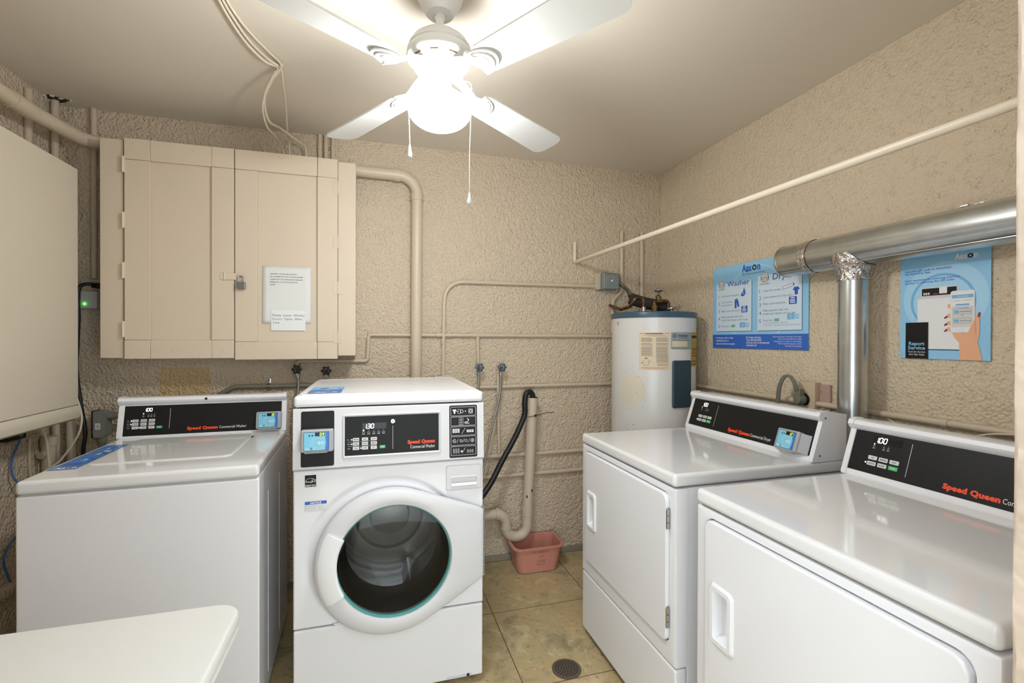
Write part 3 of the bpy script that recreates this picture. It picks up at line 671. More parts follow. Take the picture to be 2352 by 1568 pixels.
    def rectray(a, x0, x1, z0, z1):
        c, s_ = math.cos(a), math.sin(a); tt = []
        if c > 1e-9: tt.append((x1-cx)/c)
        if c < -1e-9: tt.append((x0-cx)/c)
        if s_ > 1e-9: tt.append((z1-cz)/s_)
        if s_ < -1e-9: tt.append((z0-cz)/s_)
        q = min(tt); return (cx+c*q, cz+s_*q)
    ang0 = sorted([math.atan2(zz-cz, xx-cx) % (2*PI) for xx in (-hw, hw) for zz in (0.315, 0.876)])
    angs = sorted([2*PI*i/n for i in range(n)] + ang0)
    def L(fn, y): return [(*(lambda q: (q[0],))(fn(a)), y, fn(a)[1]) for a in angs]
    rc = lambda r, dx=0.0, dz=0.0: (lambda a: (cx+dx+r*math.cos(a), cz+dz+r*math.sin(a)))
    rect_ = lambda e: (lambda a: rectray(a, -hw+e, hw-e, 0.315+e, 0.876-e))
    rc2 = lambda r, k: (lambda a: (cx-0.012*k+min(r, 9)*math.cos(a), cz+0.004*k+r*math.sin(a)))
    b.loft([L(rect_(0), 0.02), L(rect_(0), 0.004), L(rect_(0.004), 0.0), L(rc2(0.296 if True else 0, 1), 0.0), L(rc2(0.286, 1), 0.006), L(rc2(0.277, 0.6), 0.008), L(rc2(0.262, 0.3), 0.001), L(rc(0.236), 0.003), L(rc(0.232), 0.02)], WHITE)
    b.build('front_panel', t)
    b = MB(); b.box(-hw, hw, -0.001, 0.02, 0.030, 0.310, WHITE, 0.007, 3)
    b.box(0.20, 0.30, -0.0015, 0.0, 0.034, 0.046, WPLAST, 0.0006, 1); b.lathe([(0.006, -0.0025), (0.0001, -0.0025)], GAP, (X(0.353), 0.0, 0.040), 'y', 12); lp = b.build('lower_panel', t)
    # dark gasket and drum
    gx, gz = X(0.070), 0.540
    b = MB(); b.lathe([(0.231, 0.02), (0.252, -0.001), (0.256, -0.010), (0.236, -0.012), (0.214, 0.010), (0.205, 0.040), (0.190, 0.085), (0.176, 0.105), (0.174, 0.118), (0.238, 0.122)], BLK, (gx, 0, gz), 'y', 64); b.build('door_gasket', t)
    b = MB(); b.lathe([(0.236, 0.124), (0.246, 0.130), (0.246, 0.40), (0.238, 0.415), (0.215, 0.418), (0.205, 0.408), (0.150, 0.412), (0.140, 0.424), (0.090, 0.424), (0.082, 0.408), (0.030, 0.404), (0.001, 0.404)], DRUM, (gx, 0, gz), 'y', 64)
    for k in range(3):
        a = 2*PI*k/3+0.9
        T = Matrix.Translation((gx, 0, gz)) @ Matrix.Rotation(-a, 4, 'Y')
        prf_ = [(0.247, -0.050), (0.238, -0.034), (0.215, -0.020), (0.200, -0.009), (0.196, 0.0), (0.200, 0.009), (0.215, 0.020), (0.238, 0.034), (0.247, 0.050)]
        b.loft([[(min(0.247, x+0.03), 0.150, y_) for x, y_ in prf_], [(x, 0.175, y_) for x, y_ in prf_], [(x, 0.370, y_) for x, y_ in prf_], [(min(0.247, x+0.03), 0.400, y_) for x, y_ in prf_]], DRUM, True, True, closed=False, T=T)
    for k in range(3):
        for j in range(26):
            for q in range(4):
                a = 2*PI*(k+0.25+0.5*j/26)/3; yy = 0.15+q*0.07
                Tm = Matrix.Translation((gx, yy, gz)) @ Matrix.Rotation(-a, 4, 'Y') @ Matrix.Translation((0.2452, 0, 0)) @ Matrix.Rotation(PI/2, 4, 'Y')
                b.lathe([(0.0026, 0), (0.0001, 0)], GAP, n=6, T=Tm)
    b.build('drum', t)
    # door
    n = 120; pts = circ(X(0.062), 0.5345, 0.2645, 240) + [(X(0.404), 0.692), (X(0.407), 0.688), (X(0.407), 0.428), (X(0.404), 0.424)]
    dx, dz = X(0.074), 0.5385
    # convex hull
    Pz = sorted(set(pts)); lo = []; up = []
    def cr(o, a, c): return (a[0]-o[0])*(c[1]-o[1])-(a[1]-o[1])*(c[0]-o[0])
    for p in Pz:
        while len(lo) > 1 and cr(lo[-2], lo[-1], p) <= 0: lo.pop()
        lo.append(p)
    for p in reversed(Pz):
        while len(up) > 1 and cr(up[-2], up[-1], p) <= 0: up.pop()
        up.append(p)
    hull = lo[:-1]+up[:-1]
    def hr(a):
        c, s_ = math.cos(a), math.sin(a); best = 1e9
        for i in range(len(hull)):
            p, q = hull[i], hull[(i+1) % len(hull)]; ex, ez = q[0]-p[0], q[1]-p[1]; den = c*ez-s_*ex
            if abs(den) < 1e-12: continue
            tt = ((p[0]-dx)*ez-(p[1]-dz)*ex)/den; uu = ((p[0]-dx)*s_-(p[1]-dz)*c)/den
            if tt > 0 and -1e-6 <= uu <= 1+1e-6: best = min(best, tt)
        return best
    D = thing('door_pivot', None, None); COL.objects.unlink(D); bpy.data.objects.remove(D)
    ga = [2*PI*i/n for i in range(n)]; rs = [hr(a) for a in ga]; ri = 0.2035
    def ring(f, y, e=0.0):
        o = []
        for a, r in zip(ga, rs):
            q = ri+(r-ri)*f-e; yy = y(a) if callable(y) else y
            o.append((dx+q*math.cos(a), yy, dz+q*math.sin(a)))
        return o
    thin = lambda y0, y1: (lambda a: y0+(y1-y0)*max(0.0, min(1.0, (hr_cache(a)-0.25)/0.12)))
    _hc = dict(zip(ga, rs)); hr_cache = lambda a: _hc[a]
    b = MB()
    b.loft([ring(0, -0.020), ring(0, -0.044), ring(0.04, -0.052), ring(0.30, thin(-0.058, -0.050)), ring(0.62, thin(-0.058, -0.038)), ring(0.86, thin(-0.052, -0.030)), ring(0.97, thin(-0.042, -0.026)), ring(1.0, thin(-0.032, -0.022)), ring(1.0, -0.016), ring(0.93, -0.013), ring(0, -0.013)], WPLAST)
    door = b.build('door', t, sharp=50)
    b = MB()
    A0, A1 = math.radians(151), math.radians(209); K = 18
    def sec(r, y): return [(dx+r*math.cos(A0+(A1-A0)*i/K), y, dz+r*math.sin(A0+(A1-A0)*i/K)) for i in range(K+1)]
    b.loft([sec(0.1985, -0.046), sec(0.1985, -0.060), sec(0.204, -0.0655), sec(0.242, -0.0640), sec(0.262, -0.050)], WLIP, closed=False)
    for A_ in (A0, A1):
        c, s_ = math.cos(A_), math.sin(A_)
        b.add([(dx+r*c, y, dz+r*s_) for r, y in ((0.1985, -0.046), (0.1985, -0.060), (0.204, -0.0655), (0.242, -0.0640), (0.262, -0.050))], [(0, 1, 2, 3, 4)], WLIP)
    b.build('door_handle', door)
    b = MB(); b.lathe([(0.2035, -0.030), (0.2035, -0.046), (0.2015, -0.0475), (0.2000, -0.045), (0.1985, -0.030)], TEAL, (dx, 0, dz), 'y', 72); g = b.build('glass_trim', door); g['label'] = 'teal glass edge ring'
    b = MB(); b.lathe([(0.001, -0.046), (0.10, -0.0448), (0.16, -0.042), (0.1975, -0.036)], GLASS, (dx, 0, dz), 'y', 72)
    b.lathe([(0.1975, -0.030), (0.190, -0.005), (0.176, 0.035), (0.160, 0.060), (0.135, 0.078), (0.10, 0.090), (0.05, 0.096), (0.001, 0.098)], GLASS, (dx, 0, dz), 'y', 72)
    gl = b.build('door_glass', door, wn=False)
    b = MB()
    for i in range(22): b.lathe([(0.0042, 0.0), (0.0045, 0.001), (0.0045, 0.010), (0.0042, 0.011)], STEEL if i % 2 else BOXG, (X(0.410), -0.018, 0.428+i*0.012), 'z', 8, cap0=True, cap1=True)
    b.box(X(0.404), X(0.4105), -0.014, 0.0, 0.428, 0.692, STEEL); b.build('hinge', door)
    # dispenser drawer
    b = MB(); pocket_plate(b, X(0.266), X(0.403), 0.763, 0.857, 0.008, 0.0, -0.007, X(0.285), X(0.383), 0.785, 0.812, 0.004, WPLAST, depth=0.004, rim=0.002, rimw=0.003)
    b.loft([[(X(0.283), -0.009, 0.782), (X(0.385), -0.009, 0.782), (X(0.385), -0.009, 0.791), (X(0.283), -0.009, 0.791)], [(X(0.284), -0.016, 0.783), (X(0.384), -0.016, 0.783), (X(0.382), -0.014, 0.789), (X(0.286), -0.014, 0.789)]], WLIP, cap1=True)
    b.build('dispenser_drawer', t)
    # labels
    b = MB(); P = Print(b, (0, -0.0004, 0), (1, 0, 0), (0, 0, 1)); P.rect(X(-0.234), 0.818, X(-0.197), 0.860, BLACKP, 0)
    P.ring(X(-0.2155), 0.832, 0.0165, 0.0175, PWHITE, 1, 20, 15, 165); P.rect(X(-0.2335), 0.8255, X(-0.1975), 0.8262, PWHITE, 1)
    P.text('energy', X(-0.231), 0.834, 0.006, PWHITE, 1, bold=0.01, italic=0.4); st = [(X(-0.205)+r*math.sin(2*PI*k/10), 0.840+r*math.cos(2*PI*k/10)) for k in range(10) for r in ((0.0078 if k % 2 == 0 else 0.0032),)]
    P.line(st+[st[0]], 0.0012, PWHITE, 1); P.text('ENERGY STAR', X(-0.2325), 0.8200, 0.0042, PWHITE, 1, w=0.034, bold=0.03)
    b.build('energy_label', t, wn=False)
    b = MB(); P = Print(b, (0, -0.0004, 0), (1, 0, 0), (0, 0, 1)); P.rect(X(-0.234), 0.731, X(-0.162), 0.766, PWHITE, 0); P.frame(X(-0.234), 0.731, X(-0.162), 0.766, 0.0005, 0.0005, INKG, 1); P.rect(X(-0.234), 0.755, X(-0.162), 0.766, POSTD, 1)
    P.text('NOTICE', X(-0.198), 0.7570, 0.0065, PWHITE, 2, bold=0.04, align='c', w=0.036)
    for i, s_ in enumerate(('DOOR LOCK LIGHT must go out', 'before attempting to open door.', 'To open, push door in then pull out.')): P.text(s_, X(-0.232), 0.7485-i*0.0065, 0.0034, INK, 2, w=(0.064, 0.060, 0.068)[i])
    b.build('notice_label', t, wn=False)
    b = MB(); P = Print(b, (-hw+0.035, 0.075, H+0.0009), (1, 0, 0), (0, 1, 0)); P.rect(0, 0, 0.118, 0.235, INK, 0); P.rect(0.0015, 0.0015, 0.1165, 0.2335, SCRD, 1); P.rect(0.0015, 0.12, 0.1165, 0.2335, POSTM, 2)
    P.text('Aax', 0.020, 0.012, 0.026, PWHITE, 3, bold=0.04); P.ring(0.074, 0.024, 0.006, 0.010, INK, 3, 14); P.text('n', 0.086, 0.012, 0.026, PWHITE, 3, bold=0.04)
    P.text('2', 0.056, 0.085, 0.026, POSTL, 3, bold=0.03); P.text('1', 0.060, 0.190, 0.022, POSTL, 3, bold=0.03); P.rect(0.03, 0.145, 0.062, 0.175, INKG, 3); P.rect(0.072, 0.148, 0.10, 0.172, BTN, 3); P.ring(0.075, 0.165, 0.03, 0.032, INK, 3, 12, -60, 90)
    o = b.build('instruction_sticker', t, wn=False); o['label'] = 'blue instruction sticker'
    feet(t, w, d, 0.03)
    return t
front_loader()

# ---------------------------------------------------------------- dryers (right)
def dryer(loc, label, digits):
    w, d, zt = 0.700, 0.71, 0.915; hw = w/2
    t = thing('dryer', label, 'dryer', loc, -PI/2, 'white dryers along the right wall')
    body_shell(t, w-0.006, d, 0.03, 0.868, WHITE, y0=0.046)
    b = MB(); q = lambda a0, a1, c0, c1, r, y: [(x, y, z) for x, z in rrect(a0, a1, c0, c1, r, 6)]
    b.loft([q(-hw, hw, 0.293, 0.867, 0.004, 0.045), q(-hw, hw, 0.293, 0.867, 0.004, 0.008), q(-hw+0.002, hw-0.002, 0.295, 0.865, 0.004, 0.002), q(-hw+0.008, hw-0.008, 0.301, 0.859, 0.004, 0.0), q(-0.312, 0.319, 0.352, 0.847, 0.031, 0.0), q(-0.309, 0.316, 0.355, 0.844, 0.029, 0.004), q(-0.309, 0.316, 0.355, 0.844, 0.029, 0.030)], WHITE)
    b.build('front_panel', t)
    b = MB(); b.box(-hw, hw, 0.001, 0.045, 0.028, 0.288, WHITE, 0.008, 3); b.build('lower_panel', t)
    b = MB(); b.box(-hw, hw, -0.005, d, 0.872, zt, WHITE_TOP, 0.013, 4); b.build('top_panel', t)
    # door: handle on the far (local left) side, hinges local right
    b = MB(); pocket_plate(b, -0.3065, 0.3135, 0.3575, 0.8415, 0.027, 0.026, -0.010, -0.263, -0.207, 0.530, 0.662, 0.006, WHITE, depth=0.022, rim=0.007, rimw=0.011, n=6, bev=0.006)
    dr = b.build('door', t)
    for z in (0.415, 0.735):
        h = MB()
        for i in range(3): h.lathe([(0.005, 0), (0.005, 0.020)], STEEL, (0.319, -0.008, z-0.003+i*0.022), 'z', 10, cap0=True, cap1=True)
        h.box(0.3155, 0.3225, -0.006, -0.0005, z-0.003, z+0.063, BOXG); h.build('hinge', dr)
    console(t, w, 0.555, 0.600, 0, d, zt, 1.090, False, '100', digits)
    feet(t, w, d, 0.03)
    return t
dryer((0.921, 1.645, 0), 'white dryer beside the water heater, its whole control panel in view', '12')
dryer((0.906, 0.823, 0), 'white dryer nearest the camera, cut off by the door jamb at right', '11')

# ---------------------------------------------------------------- water heater
def water_heater():
    cx, cy, r = 1.575, 2.44, 0.238
    t = thing('water_heater', 'white cylindrical water heater with blue lid in the back right corner', 'water heater', (cx, cy, 0))
    b = MB(); b.lathe([(r-0.01, 0.02), (r, 0.03), (r, 1.466)], TANKW, n=80)
    def arc(a0, a1, z0, z1, m, rr, k=16):
        V = []; F = []
        for i in range(k+1):
            a = a0+(a1-a0)*i/k; V += [(rr*math.cos(a), rr*math.sin(a), z0), (rr*math.cos(a), rr*math.sin(a), z1)]
        F = [(2*i, 2*i+2, 2*i+3, 2*i+1) for i in range(k)]; b.add(V, F, m)
    dirc = math.atan2(-cy, -cx)       # towards the viewer
    # discoloured blotch and rust specks on the enamel
    bl = lambda u, z: ((r+0.0006)*math.cos(dirc+u/r), (r+0.0006)*math.sin(dirc+u/r), z)
    def blotch(u0, z0, su, sz, m, ph=0.0, K=36, J=6):
        V = [bl(u0, z0)]; F = []
        for j in range(1, J+1):
            for i in range(K):
                a = 2*PI*i/K; q = (1+0.16*math.sin(2*a+ph)+0.10*math.sin(5*a+1+ph)+0.04*math.sin(11*a))*j/J
                V.append(bl(u0+su*q*math.cos(a), z0+sz*q*math.sin(a)))
        for i in range(K):
            F.append((0, 1+i, 1+(i+1) % K))
            for j in range(1, J): F.append((1+(j-1)*K+i, 1+j*K+i, 1+j*K+(i+1) % K, 1+(j-1)*K+(i+1) % K))
        b.add(V, F, m)
    blotch(-0.118, 1.060, 0.070, 0.105, STAIN, 1.2)
    blotch(-0.222, 1.435, 0.010, 0.016, mat('tan_stain', '#c9b596', 0.7), 2.0)
    rs = random.Random(4)
    for i in range(46):
        u, z, q = -0.16+rs.random()*0.12, 0.84+rs.random()**1.7*0.36, 0.0008+rs.random()*0.0016
        b.add([(bl(u+q*math.cos(a)*1.1, z+q*math.sin(a))[0]*1.002, bl(u+q*math.cos(a)*1.1, z+q*math.sin(a))[1]*1.002, z+q*math.sin(a)) for a in [PI*k/3 for k in range(6)]], [tuple(range(6))], RUST)
    b.build('tank', t)
    b = MB(); b.lathe([(r-0.001, 1.464), (r+0.004, 1.464), (r+0.004, 1.490), (r, 1.496), (r-0.02, 1.499), (0.001, 1.502)], TANKB, n=80); b.build('lid', t)
    # labels wrap the tank: viewer angles
    def ang(u): return dirc + u/r
    b = MB(); R2 = r+0.0012
    def lab(u0, u1, z0, z1, m, l=0): 
        arc(ang(u0), ang(u1), z0, z1, m, R2+l*0.0003, 14)
    lab(-0.074, 0.089, 1.180, 1.383, CREAML)
    OR_ = mat('label_orange', '#c9825a', 0.6); LT = mat('label_text', '#8a8272', 0.7)
    lab(-0.070, -0.045, 1.376, 1.379, OR_, 1); lab(0.060, 0.085, 1.376, 1.379, OR_, 1); lab(-0.040, 0.052, 1.374, 1.378, INK, 1)
    lab(-0.050, 0.060, 1.367, 1.369, OR_, 1); lab(-0.030, 0.070, 1.362, 1.364, OR_, 1)
    for i, z in enumerate([1.351-i*0.0048 for i in range(21)]):
        if i in (5, 9): continue
        lab(-0.062, -0.008+0.004*(i % 3), z, z+0.0024, LT, 1); lab(0.016, 0.080-0.005*(i % 2), z, z+0.0024, LT, 1)
    for z in [1.254-i*0.0048 for i in range(8)]: lab(0.018, 0.080, z, z+0.0024, LT, 1)
    for q in ((-0.048, -0.046, 1.205, 1.235), (-0.024, -0.022, 1.205, 1.235), (-0.046, -0.024, 1.203, 1.205), (-0.042, -0.028, 1.238, 1.246), (-0.060, -0.055, 1.212, 1.222), (-0.016, -0.012, 1.222, 1.228)): lab(*q, LT, 1)
    for z in (1.212, 1.207, 1.202): lab(0.022, 0.080, z, z+0.0024, OR_, 1)
    lab(-0.060, 0.080, 1.191, 1.193, OR_, 1); lab(-0.060, 0.060, 1.187, 1.189, OR_, 1)
    b.build('warning_label', t, wn=False)
    b = MB(); lab(0.095, 0.232, 1.292, 1.384, SILV); lab(0.102, 0.202, 1.305, 1.336, CREAML, 1); lab(0.100, 0.226, 1.340, 1.3415, INK, 1); lab(0.140, 0.210, 1.352, 1.3535, INK, 1); lab(0.100, 0.226, 1.295, 1.299, BOXG, 1)
    def ctext(s_, u, z, h, m, bold=0.03, w=None):
        V, F = textmesh(s_, bold); k = h/0.7; x0 = min(p[0] for p in V); x1 = max(p[0] for p in V); kx = w/(x1-x0) if w else k
        b.add([((R2+0.0008)*math.cos(ang(u+(p[0]-x0)*kx)), (R2+0.0008)*math.sin(ang(u+(p[0]-x0)*kx)), z+p[1]*k) for p in V], F, m)
    ctext('STANDARD', 0.134, 1.360, 0.0095, INK, w=0.070)
    V = [((R2+0.0008)*math.cos(ang(0.115+0.014*math.cos(a))), (R2+0.0008)*math.sin(ang(0.115+0.014*math.cos(a))), 1.364+0.014*math.sin(a)) for a in [2*PI*i/16 for i in range(16)]]
    b.add(V, [tuple(range(16))], BOXG); b.build('rating_label', t, wn=False)
    b = MB(); lab(0.238, 0.345, 1.195, 1.384, YEL)
    for z, h in ((1.352, 0.014), (1.290, 0.004), (1.279, 0.0015), (1.273, 0.0015), (1.266, 0.003), (1.252, 0.004), (1.222, 0.004), (1.206, 0.004)): lab(0.245, 0.335, z, z+h, BLK, 1)
    b.build('energy_guide_label', t, wn=False)
    # access cover: curved, bulging
    b = MB(); A = [(u, z) for u, z in rrect(0.102, 0.228, 0.975, 1.231, 0.012, 4)]; A2 = rrect(0.108, 0.222, 0.980, 1.226, 0.010, 4)
    f = lambda P, rr: [(rr*math.cos(ang(u)), rr*math.sin(ang(u)), z) for u, z in P]
    b.loft([f(A, r-0.001), f(A, r+0.008), f(A2, r+0.012)], TANKC, cap1=True); b.build('access_cover', t)
    for k in range(3):
        a = 2*PI*k/3; b = MB(); b.lathe([(0.02, 0), (0.02, 0.025)], BLK, (0.17*math.cos(a), 0.17*math.sin(a), 0), 'z', 12, cap0=True, cap1=True); b.build('foot', t)
    return t
water_heater()

# ---------------------------------------------------------------- ceiling fan (blades at rest)
def ceiling_fan():
    cx, cy = 0.198, 1.50; zb = 2.155
    t = thing('ceiling_fan', 'white four-blade ceiling fan with a lit round globe', 'ceiling fan', (cx, cy, ZC))
    Z = lambda z: z-ZC
    b = MB(); b.lathe([(0.078, 0), (0.078, -0.012), (0.070, -0.040), (0.054, -0.070), (0.042, -0.088), (0.020, -0.092), (0.018, -0.086)], FANW, n=48); b.build('canopy', t)
    b = MB(); b.lathe([(0.0135, -0.080), (0.0135, Z(2.292))], FANW, n=20); b.lathe([(0.020, -0.0845), (0.019, -0.100), (0.0135, -0.104)], FANW, n=20); b.build('downrod', t)
    b = MB(); b.lathe([(0.014, Z(2.308)), (0.030, Z(2.306)), (0.060, Z(2.296)), (0.085, Z(2.276)), (0.096, Z(2.258)), (0.098, Z(2.252)), (0.0955, Z(2.249)), (0.101, Z(2.243)), (0.103, Z(2.225)), (0.098, Z(2.212)), (0.084, Z(2.200)), (0.080, Z(2.190)), (0.040, Z(2.186))], FANW, n=64)
    for k in range(10):
        a = 2*PI*k/10; T = Matrix.Rotation(a, 4, 'Z'); b.box(0.0885, 0.0915, -0.012, 0.012, Z(2.203), Z(2.206), BRASS, T=T)
    b.build('motor_housing', t)
    b = MB(); b.lathe([(0.050, Z(2.19)), (0.050, Z(2.180)), (0.037, Z(2.176)), (0.037, Z(2.128)), (0.042, Z(2.124)), (0.056, Z(2.118)), (0.058, Z(2.108)), (0.050, Z(2.106))], FANW, n=40); b.build('switch_housing', t)
    # globe
    b = MB(); pr = [(0.046, Z(2.120)), (0.050, Z(2.115)), (0.066, Z(2.106))]
    for i in range(0, 15):
        th = PI*(0.30+0.70*i/14); pr.append((max(0.099*math.sin(th), 0.0008), Z(2.064)+0.060*math.cos(th)))
    b.lathe(pr, LAMP, n=48); g = b.build('globe', t, wn=False, sharp=80); g['label'] = 'lit frosted glass globe'
    # blades
    for k, deg in enumerate((36, 122, 212, 304)):
        T = Matrix.Rotation(math.radians(deg), 4, 'Z')
        Tb = T @ Matrix.Translation((0, 0, Z(zb))) @ Matrix.Rotation(math.radians(-12), 4, 'X')
        out = []
        L0, L1 = 0.175, 0.635
        out = [(L0, -0.040), (L0+0.02, -0.052), (L1-0.03, -0.066)] + [(L1-0.036+0.036*math.cos(a), 0.030*math.copysign(1, math.sin(a))*1+0.036*math.sin(a)) for a in [-PI/2*0.9, -PI/4, -0.1, 0.1, PI/4, PI/2*0.9]] + [(L1-0.03, 0.066), (L0+0.02, 0.052), (L0, 0.040)]
        b = MB(); b.prism(out, 'z', -0.003, 0.003, FANW, T=Tb); bl = b.build('blade', t)
        b = MB()
        A_ = T @ Matrix.Translation((0, 0, 0))
        b.loft([[(0.07, -0.020, Z(2.196)), (0.07, 0.020, Z(2.196)), (0.07, 0.020, Z(2.190)), (0.07, -0.020, Z(2.190))],
                [(0.11, -0.016, Z(2.186)), (0.11, 0.016, Z(2.186)), (0.11, 0.016, Z(2.180)), (0.11, -0.016, Z(2.180))],
                [(0.15, -0.020, Z(2.160)), (0.15, 0.020, Z(2.160)), (0.15, 0.020, Z(2.153)), (0.15, -0.020, Z(2.153))],
                [(0.18, -0.044, Z(2.152)), (0.18, 0.044, Z(2.152)), (0.18, 0.044, Z(2.146)), (0.18, -0.044, Z(2.146))]], FANW, True, True, T=A_)
        pts = [(0.165+0.075*math.cos(a)*1.0, 0.047*math.sin(a)) for a in [-PI/2+PI*i/12 for i in range(13)]]
        b.prism(pts, 'z', -0.010, -0.004, FANW, T=Tb)
        for rr in (0.026, 0.040): b.tube([Tb @ Vector((0.168+rr*1.4*math.cos(a), rr*math.sin(a), -0.011)) for a in [-1.3+2.6*i/10 for i in range(11)]], 0.003, FANW, 6)
        b.build('blade_bracket', bl)
    # pull chains
    def chain(pts, knob):
        q = smoothpath([Vector(p) for p in pts], 8); b = MB(); b.tube(q, 0.0011, LINEW, 6); acc = 0.0
        for i in range(1, len(q)):
            seg = (q[i]-q[i-1]).length; m_ = max(1, int(seg/0.006))
            for j in range(m_): b.sphere(q[i-1].lerp(q[i], j/m_), 0.0019, FANW, 6)
        c = b.build('pull_chain', t, wn=False); e = q[-1]; b = MB()
        b.lathe([(0.0012, 0.003), (0.003, 0), (0.004, -0.012), (0.0075, -0.022), (0.0065, -0.031), (0.001, -0.034)] if knob else [(0.0012, 0.003), (0.003, 0), (0.0042, -0.014), (0.0068, -0.026), (0.0062, -0.036), (0.001, -0.040)], FANW, e, n=12); b.build('chain_pull', c)
    dv = Vector((math.cos(-0.28), math.sin(-0.28), 0))
    c1 = -dv*0.100 + Vector((0.0, -0.012, 0))
    chain([-dv*0.040+Vector((0, 0, Z(2.150))), -dv*0.078+Vector((0, -0.004, Z(2.122))), c1+Vector((0.003, 0, Z(2.075))), c1+Vector((0.004, 0, Z(1.998))), c1+Vector((0.005, 0, Z(1.950)))], False)
    c2 = dv*0.084 + Vector((0, -0.055, 0))
    chain([dv*0.040+Vector((0, -0.01, Z(2.150))), c2+Vector((0, 0, Z(2.122))), c2+Vector((0.004, -0.004, Z(2.06))), c2+Vector((0, 0, Z(1.90))), c2+Vector((0, 0, Z(1.787)))], True)
    return t
ceiling_fan()

# ---------------------------------------------------------------- wall cabinet with two doors
def wall_cabinet():
    x0, x1, z0, z1, y = -1.20, -0.091, 1.252, 2.258, 2.60
    t = thing('wall_cabinet', 'beige two-door wooden wall cabinet locked with a padlock', 'cabinet', (0, 0, 0))
    b = MB(); dp = YB-0.002
    b.box(x0+0.004, x0+0.02, y+0.022, dp, z0+0.004, z1-0.16, CABW); b.box(x1-0.02, x1-0.004, y+0.022, dp-0.0, z0+0.004, z1-0.16, CABW)
    b.box(x0+0.02, x1-0.02, y+0.022, dp, z0+0.004, z0+0.02, CABW); b.box(x0+0.02, x1-0.02, y+0.03, 2.680, z1-0.02, z1-0.004, CABW)
    b.build('carcass', t)
    b = MB(); b.box(x0, -1.110, y-0.001, y+0.022, z0, z1, CABW, 0.002, 1); b.box(-0.1785, x1, y-0.001, y+0.022, z0+0.004, z1-0.002, CABW, 0.002, 1)
    b.box(-1.110, -0.178, y+0.012, y+0.022, z1-0.02, z1, CABW); b.box(-1.110, -0.178, y+0.012, y+0.022, z0, z0+0.02, CABW)
    b.box(-1.112, -1.100, y+0.013, y+0.022, z0, z1, GAP); b.box(-0.66, -0.64, y+0.013, y+0.022, z0, z1, GAP); b.build('face_frame', t)
    def door(a, c, s0, s1, hx, zo, inner):
        b = MB(); b.box(a, c, y, y+0.011, z0-zo, z1+0.004, CABW, 0.001, 1)
        b.box(a, s0, y-0.016, y, z0-zo+0.088, z1-0.093, CABW, 0.0015, 1); b.box(s1, c, y-0.016, y, z0-zo+0.088, z1-0.093, CABW, 0.0015, 1)
        for za, zb in ((z1-0.093+0.0012, z1+0.004), (z0-zo, z0-zo+0.088-0.0012)):
            if inner:
                b.box(a, s0-0.001, y-0.0175, y, za, zb, CABW, 0.0015, 1); b.box(s0+0.0, s1, y-0.016, y, za, zb, CABW, 0.0015, 1); b.box(s1+0.001, c, y-0.0175, y, za, zb, CABW, 0.0015, 1)
            else:
                b.box(a, s1-0.001, y-0.017, y, za, zb, CABW, 0.0015, 1); b.box(s1+0.001, c, y-0.0155, y, za, zb, CABW, 0.0015, 1)
        rs = random.Random(int(abs(a)*100))
        for k in range(8): 
            xx = a+0.02+(c-a-0.04)*rs.random(); zz = (z1-0.03 if k % 2 else z0+0.04)+rs.uniform(-0.02, 0.02); b.lathe([(0.0017, -0.0005), (0.0001, -0.0005)], RUST, (xx, y-0.0175, zz), 'y', 6)
        d = b.build('door', t)
        for zz in hx[1]:
            h = MB(); X0 = hx[0]
            if inner: h.box(X0-0.001, X0+0.006, y-0.020, y-0.002, zz-0.036, zz+0.036, PIPEL, 0.001, 1); h.tube([(X0, y-0.020, zz-0.037), (X0, y-0.020, zz+0.037)], 0.0035, PIPEL, 8)
            else:
                h.box(X0-0.020, X0+0.002, y-0.0185, y-0.0155, zz-0.032, zz+0.032, CABW, 0.0008, 1); h.box(X0, X0+0.017, y-0.004, y-0.0008, zz-0.032, zz+0.032, CABW, 0.0008, 1); h.tube([(X0+0.001, y-0.0165, zz-0.033), (X0+0.001, y-0.0165, zz+0.033)], 0.0032, CABW, 8)
                for sx in (-0.013, 0.009):
                    for sz in (-0.022, 0.022): h.lathe([(0.0028, -0.0008), (0.001, -0.0012), (0.0001, -0.0012)], CABW, (X0+sx, y-0.0185 if sx < 0 else y-0.004, zz+sz), 'y', 8)
            h.build('hinge', d)
        return d
    d1 = door(-1.100, -0.652, -0.998, -0.748, (-1.104, (2.14, 1.885, 1.655, 1.385)), 0.004, True)
    d2 = door(-0.648, -0.1795, -0.550, -0.276, (-0.181, (2.115, 1.838, 1.605, 1.352)), 0.012, False)
    # hasp
    b = MB(); b.box(-0.692, -0.612, y-0.0215, y-0.0185, 1.627, 1.660, CABW, 0.001, 1); b.tube([(-0.692, y-0.0215, 1.625), (-0.692, y-0.0215, 1.662)], 0.004, CABW, 8); b.box(-0.710, -0.694, y-0.0195, y-0.016, 1.627, 1.660, CABW, 0.001, 1)
    b.tube(smoothpath([(-0.630, y-0.018, 1.636), (-0.630, y-0.030, 1.638), (-0.630, y-0.034, 1.643), (-0.630, y-0.030, 1.648), (-0.630, y-0.018, 1.650)], 4), 0.0022, STEEL, 8)
    b.build('hasp', d1)
    return t
wall_cabinet()
